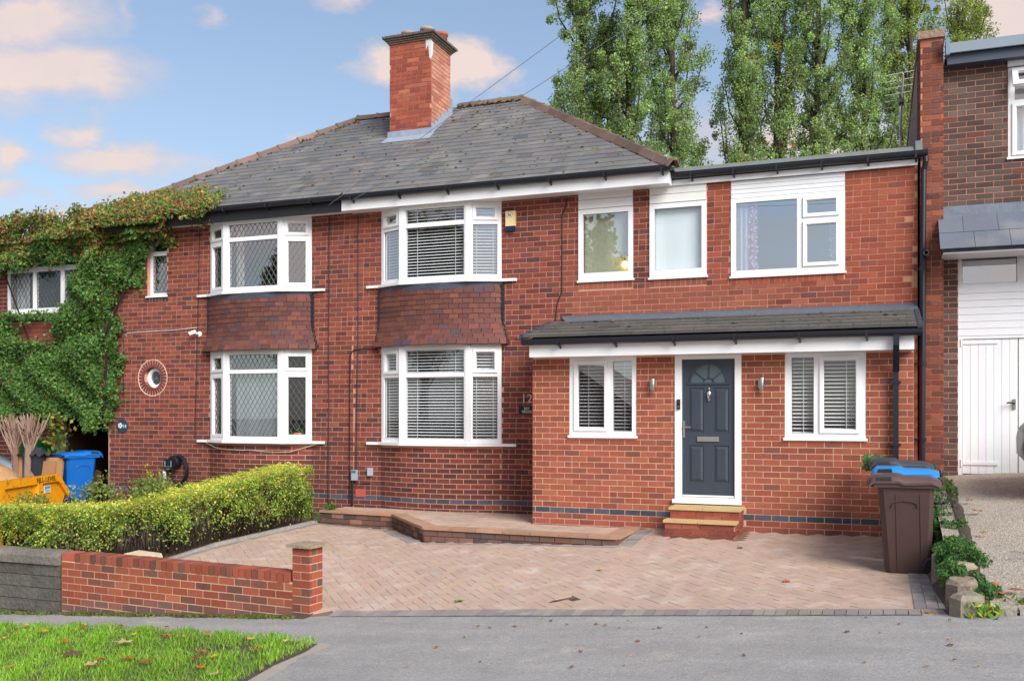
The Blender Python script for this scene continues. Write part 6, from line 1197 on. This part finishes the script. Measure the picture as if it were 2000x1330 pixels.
for i, (y, x, rx, ry, rz_, dz, pal, sz, n, lab) in enumerate([(9.75, .63, .12, .28, .13, .12, RK, .03, 1500, 'bright trailing plant spilling over the paving edge near the pavement'), (10.2, .72, .20, .12, .10, .2, RK, .03, 1200, 'low green mat between the mossy and the upright slab'), (10.65, .73, .18, .2, .12, .14, RK, .03, 1700, 'mat plant behind the upright slab of the rockery'), (11.4, .76, .17, .24, .15, .12, RK, .03, 1900, 'rounded mat plant beside the wheel of the brown bin'), (12.25, .68, .2, .25, .2, .15, [(3, C(92,110,88)), (3, C(76,98,78)), (1, C(126,120,100))], .03, 1700, 'grey green cushion shrub behind the grey stones'), (13.1, .70, .24, .35, .22, .14, RK, .045, 1400, 'leafy green shrub at the far end of the rockery'), (13.8, .74, .2, .3, .25, .12, [(3, C(96,136,60)), (2, C(120,150,70))], .06, 800, 'taller leafy plant against the red brick pier'), (9.35, .90, .12, .2, .09, .06, RK, .035, 700, 'small plant by the gravel at the right of the end blocks'), (11.7, .86, .14, .2, .12, .1, RK, .03, 900, 'dark mat plant at the gravel side of the split stone'), (10.3, .90, .13, .3, .11, .08, RK, .03, 1200, 'mat plant edging the gravel beside the upright slab'), (10.05, .65, .09, .22, .10, .06, RK, .03, 1300, 'green mat hanging over the paving below the mossy block'), (12.75, .84, .14, .3, .13, .1, RK, .035, 1300, 'mat plant between the moss covered stone and the gravel'), (11.0, .84, .13, .25, .1, .07, RK, .03, 1100, 'mat plant on the gravel side of the brown round stone'), (10.9, .69, .10, .2, .12, .08, RK, .03, 1100, 'mat plant on the paving side of the brown round stone'), (11.85, .66, .16, .14, .1, .16, RK, .03, 900, 'tuft of mat plant between the light grey and the grey stones'), (10.35, .60, .09, .2, .12, .1, RK, .03, 1100, 'mat plant at the paving side of the upright slab'), (11.6, .62, .10, .22, .13, .1, RK, .03, 1100, 'mat plant at the paving side of the light grey stone'), (12.05, .60, .11, .2, .14, .12, RK, .03, 1100, 'mat plant at the paving side of the grey angular stone'), (12.5, .60, .11, .25, .16, .14, RK, .035, 1100, 'leafy mat between the bins and the moss covered stone'), (9.75, .84, .08, .25, .08, .06, RK, .03, 900, 'low mat at the gravel side of the pale lichen-spotted block'), (12.2, .90, .10, .3, .1, .06, RK, .03, 1000, 'low mat at the gravel side of the cushion shrub')]):
    z0 = .55 * ZG(.85, y) + .45 * min(ZD(.45, y), .1); shrub('rockery_plant', lab, 'plant', (x, y, z0 + dz), (rx, ry, rz_), n, sz, pal, 5, 'rockery plants', .65, .7)
s = MB(); s.grid([.44, .52, .66, .80, .94, 1.02], [8.86 + .26 * i for i in range(22)], lambda u, v: (u, v, (ZD(.45, min(v, 13.2)) - .02) * (1 - min(1, max(0, (u - .46) / .3))) + (ZG(max(u, .8), v) - .01) * min(1, max(0, (u - .46) / .3)) + .05 * math.sin((u - .44) / .58 * 3.14) - .02)); tag(s.build('rockery_soil', 'soil', smooth=True), kind='structure')
for i, x in enumerate((.90, 1.08, 1.26, 1.45, 1.64, 1.84, 2.05)): b = MB(); b.hexa([(x, 8.84, zs(x) - .05), (x + .165, 8.84, zs(x) - .05), (x + .165, 9.02, zs(x) - .05), (x, 9.02, zs(x) - .05), (x + .005, 8.845, zs(x) + .04), (x + .16, 8.845, zs(x) + .045), (x + .158, 9.01, zs(x) + .05), (x + .006, 9.015, zs(x) + .045)], jit(C(150,142,134), .08)); tag(b.build('edging_stone', 'stone'), 'grey edging block in the row along the gravel drive mouth', 'edging stone', 'edging blocks of the gravel drive')
for x, y, lab in ((.80, 8.78, 'spiky green weed at the foot of the end block'), (1.2, 9.12, 'yellowing weeds among leaves at the gravel mouth'), (1.55, 9.15, 'green weeds above the edging blocks at right')):
    n = 90; t = thing('weed', lab, 'plant', (x, y, zs(x))); leaf_mesh('leaves', np.column_stack([rng.normal(x, .07, n), rng.normal(y, .05, n), zs(x) + rng.uniform(.01, .11, n)]), .08, palette_np([(2, C(98,146,56)), (1, C(170,170,50))], n), t, 'grass', aspect=.3, tip=rng.normal(size=(n, 3)) * [.7, .5, .2] + [0, 0, .7])
# ---------------------------------------------------------------- fallen leaves
def fallen(u, v, s, col, label, group, z=None):
    b = MB(); z = (zs(u) if v < vf(u) else ZD(u, v)) + .012 if z is None else z; a = rnd.uniform(0, 6.28); k = 9; out_ = []
    for i in range(2 * 5): r = s * (.5 if i % 2 == 0 else .27) * rnd.uniform(.8, 1.2); an = a + 6.283 * i / 10; out_.append((u + r * math.cos(an), v + r * math.sin(an), z + rnd.uniform(-.004, .018)))
    b.add(out_ + [(u, v, z + .004)], [(i, (i+1) % 10, 10) for i in range(10)], col); b.add([(p[0], p[1], p[2] - .002) for p in out_] + [(u, v, z + .002)], [((i+1) % 10, i, 10) for i in range(10)], col)
    tag(b.build('fallen_leaf', 'leaf'), label, 'leaf', group)
def gpix(x, y):      # point of the verge or street seen there
    u, v = x, y; return u, v
LCOL = {'yellow': C(226,190,60), 'orange': C(206,132,60), 'brown': C(150,104,74), 'pale': C(228,200,150)}
for u, v, s, cl in [(-8.9,8.0,.12,'yellow'),(-8.35,7.72,.13,'yellow'),(-8.0,7.95,.11,'orange'),(-7.55,8.0,.08,'orange'),(-7.65,7.35,.09,'orange'),(-7.55,7.25,.1,'orange'),(-8.6,6.9,.09,'brown'),(-6.9,7.95,.07,'orange'),(-6.15,7.68,.07,'orange'),(-6.3,7.5,.08,'yellow'),(-6.55,7.55,.1,'orange'),(-5.45,7.42,.09,'yellow'),(-5.0,7.35,.1,'pale'),(-5.1,7.05,.11,'orange'),(-5.6,6.9,.1,'orange'),(-5.5,6.7,.1,'brown'),(-6.2,6.65,.12,'orange'),(-6.45,6.6,.1,'orange'),(-5.9,6.55,.14,'orange'),(-6.4,6.45,.13,'pale'),(-5.2,6.4,.1,'orange'),(-5.35,6.75,.08,'yellow'),(-7.15,6.3,.1,'yellow'),(-7.9,6.6,.08,'orange'),(-6.0,7.3,.06,'brown'),(-7.0,7.6,.05,'yellow'),(-8.5,7.4,.07,'yellow'),(-9.0,7.6,.08,'orange'),(-4.9,6.2,.12,'pale')]: fallen(u, v, s, jit(LCOL[cl], .15), cl + ' fallen leaf lying on the grass verge', cl + ' leaves on the verge', zs(u) + .085)
fallen(-6.75, 7.2, .2, C(236,206,168), 'largest pale cream fallen leaf in the middle of the verge', None, zs(-6.75) + .10); fallen(-6.95, 6.75, .22, C(140,108,86), 'large curled brown fallen leaf on the verge', None, zs(-6.95) + .09)
for i in range(46): u = rnd.uniform(-3.6, 1.6); v = 8.75 - abs(rnd.gauss(0, 1.1)); (fallen(u, v, rnd.uniform(.02, .05), jit(rnd.choice([C(206,176,130), C(186,120,70), C(160,120,90)]), .15), 'small dry fallen leaf lying on the grey tarmac', 'dry leaves on the tarmac', zs(u) + .008) if v > 6 else None)
for u, v, s, cl, w in [(-.9,10.3,.10,'orange','orange'),(-4.2,9.35,.13,'green','green'),(-1.6,12.0,.09,'dark','dark brown'),(-3.0,10.6,.07,'yellow','yellow'),(.40,8.93,.09,'orange','rust red')]: fallen(u, v, s, {'green': C(140,180,80), 'dark': C(70,50,40)}.get(cl, LCOL.get(cl)), w + ' fallen leaf lying alone on the block paving', None, ZD(u, max(v, 8.95)) + .012)
for u, v, s in [(.98,12.3,.11),(1.02,11.75,.12),(1.0,10.9,.10),(1.1,9.3,.14),(1.0,9.2,.12),(1.3,9.1,.1),(1.25,9.25,.12),(.95,9.45,.12)]: fallen(u, v, s, jit(C(206,134,76), .15), 'orange fallen leaf at the gravel edge by the rockery', 'orange leaves by the gravel', ZG(u, v) + .05)
# broken paver hole
b = MB(); b.add([(-3.18, 9.40, ZD(-3.18, 9.4) + .001), (-3.06, 9.37, ZD(-3.06, 9.37) + .001), (-2.90, 9.47, ZD(-2.9, 9.47) + .001), (-2.98, 9.50, ZD(-2.98, 9.5) + .001)], [(0, 1, 2, 3)], C(86,66,60)); b.build('sunken_patch', 'soil_plain', drv)
# ---------------------------------------------------------------- poplars behind the houses
POP = [(5, C(162,191,119)), (4, C(180,207,124)), (3, C(140,171,112)), (2, C(207,220,133)), (1, C(150,180,152))]
def crown_tree(name, label, base, h, r, n, seed, z_low=3, cat='tree', group='poplars behind the houses', pal=POP, yellow=0, leaf=.088, shape='poplar'):
    rs = np.random.default_rng(seed); rr = random.Random(seed); t = thing(name, label, cat, base, group); bx, by, bz = base; b = MB()
    lean = rr.uniform(-.4, .4); b.tube([(bx, by, bz), (bx + lean*.3, by, bz + h*.4), (bx + lean, by, bz + h*.97)], .24 if shape == 'poplar' else .35, 8, C(186,180,168), r1=.03)
    cl = []
    nl = 84 if shape == 'poplar' else 60
    for i in range(nl):
        if shape == 'poplar':
            z0 = z_low + (h * .86 - z_low) * (i / nl); a = rr.uniform(0, 6.283); L = rr.uniform(2.2, 4.6) * (1 - .45 * z0 / h); out_ = r * rr.uniform(.45, 1.05) * (1.0 - .45 * max(0, z0 / h - .45) / .55)
            x0 = bx + lean * z0 / h; p0 = Vector((x0, by, bz + z0)); p1 = p0 + Vector((out_*.7*math.cos(a), out_*.7*math.sin(a), L*.38)); p2 = p0 + Vector((out_*math.cos(a), out_*math.sin(a), L))
        else:
            z0 = h * rr.uniform(.25, .7); a = rr.uniform(0, 6.283); e = rr.uniform(-.1, 1.1); out_ = r * rr.uniform(.6, 1.0); p0 = Vector((bx, by, bz + z0)); p2 = Vector((bx, by, bz + h*.62)) + Vector((out_*math.cos(a)*math.cos(e), out_*math.sin(a)*math.cos(e), h*.36*math.sin(e))); p1 = p0.lerp(p2, .5) + Vector((0, 0, .3))
        b.tube([p0, p1, p2], .055, 5, C(176,170,156), r1=.012)
        for j in range(10):
            s = .25 + .75 * (j + rr.random()) / 10; q = p0.lerp(p1, s*2) if s < .5 else p1.lerp(p2, s*2 - 1)
            cl.append((q.x + rr.gauss(0, .16), q.y + rr.gauss(0, .16), q.z + rr.gauss(0, .16), rr.uniform(.14, .40) if shape == 'poplar' else rr.uniform(.3, .7), rr.random()))
    b.build('trunk', 'bark', t)
    cl = np.array(cl); i = rs.integers(0, len(cl), n); d = rs.normal(size=(n, 3)); d /= np.linalg.norm(d, axis=1, keepdims=True); p = cl[i, :3] + d * (cl[i, 3] * rs.random(n) ** .45)[:, None] * [1, 1, 1.25]
    w = np.array([q[0] for q in pal]); cc = np.array([q[1] for q in pal]); c = cc[rs.choice(len(pal), n, p=w / w.sum())] * (.52 + .62 * cl[i, 4])[:, None] * rs.uniform(.8, 1.2, (n, 1))  # random clump tone, spread wide to put deeper shade into the leaf colour
    if yellow: yk = (cl[i, 4] > 1 - yellow); c[yk] = np.array(C(206,166,50)) * rs.uniform(.8, 1.2, (yk.sum(), 1))
    leaf_mesh('crown', p, rs.uniform(.6, 1.15, n) * leaf, c, t, aspect=.85)
    return t
for i, (u, v, h, r, n, yl, lab) in enumerate([(-11.05, 37.0, 27, 2.1, 26000, 0, 'leftmost tall poplar, rising just right of the roof ridge'), (-9.2, 36.6, 30, 2.0, 25000, 0, 'tall poplar with grey trunk showing, second from the roof ridge'), (-7.55, 37.8, 29, 1.6, 20000, 0, 'poplar at the right side of the left clump before the sky gap'), (-5.2, 38.6, 31, 1.5, 19000, .03, 'poplar just right of the sky gap, with yellow leaves high up'), (-3.9, 39.0, 31, 1.15, 12000, .05, 'thin poplar with dark trunk and yellowing sprays'), (-2.4, 39.6, 30, 1.6, 19000, 0, 'poplar in the middle of the right clump, pale trunk lower down'), (-.6, 40.5, 30, 1.6, 18000, 0, 'poplar above the far end of the flat roof'), (1.3, 42.5, 29, 1.6, 19000, 0, 'poplar standing behind the television aerial'), (3.6, 44, 21, 1.5, 15000, 0, 'lighter poplar peeping over the dark brick house')]):
    crown_tree('poplar_tree', lab, (u, v, -.5), h, r, int(n * 5.0), 100 + i, 2.5, yellow=yl, pal=POP if i < 7 else [(4, C(172,190,98)), (3, C(188,200,108)), (2, C(146,172,88))])
for i, (u, v, h, r, lab) in enumerate([(-6.4, 38, 9, 1.5, 'low young poplar growth in the gap between the two clumps'), (-8.4, 39, 10, 1.6, 'leafy low growth behind the right hip of the roof'), (-3.2, 41, 10, 1.6, 'leafy low growth behind the middle of the flat roof'), (.2, 40, 10, 1.3, 'leafy low growth behind the aerial mast')]): crown_tree('poplar_tree', lab, (u, v, -.5), h, r, 36000, 140 + i, 1.5)
for i, (u, v, h, r, lab) in enumerate([(-29.5, 31, 9.35, 1.2, 'distant olive tree showing above the creeper at left'), (-32.5, 32, 8.7, 1.2, 'distant tree top at the far left edge'), (-26.6, 31, 9.0, .55, 'small distant tree top right of the olive one')]): crown_tree('distant_tree', lab, (u, v, -1), h, r, 5000, 160 + i, 3, group='far trees at left', pal=[(3, C(140,140,82)), (2, C(120,126,80)), (1, C(160,140,96))], leaf=.2, shape='round')
# ---------------------------------------------------------------- across the road, seen mirrored in the panes
op = thing('bungalow', 'gabled house across the road, seen only as a reflection in the panes', 'house', (-14, -18, -1.2)); b = MB(); b.box(-19, -9, -25, -17, -2.0, .6, C(140,96,80)); b.build('wall', 'brick', op); b = MB(); b.add([(-19.5, -16.6, .55), (-8.5, -16.6, .55), (-8.5, -25.4, .55), (-19.5, -25.4, .55), (-14, -16.6, 4.1), (-14, -25.4, 4.1)], [(0, 1, 4), (2, 3, 5), (1, 2, 5, 4), (3, 0, 4, 5), (3, 2, 1, 0)], C(84,72,66)); b.build('roof', 'slate', op)
for i, (u, v, h, r, lab) in enumerate([(-13.2, -14.5, 13, 2.6, 'street tree reflected in the first upper window'), (-21.5, -15, 14, 3.0, 'street tree reflected in the wide upper pane with blinds'), (-29.2, -15, 13, 2.2, 'street tree reflected in the leaded panes')]): crown_tree('street_tree', lab, (u, v, -1.5), h, r, 9000, 180 + i, 3, group='street trees across the road', leaf=.38, shape='round', pal=[(3, C(116,130,60)), (2, C(150,140,66)), (1, C(90,106,50))])
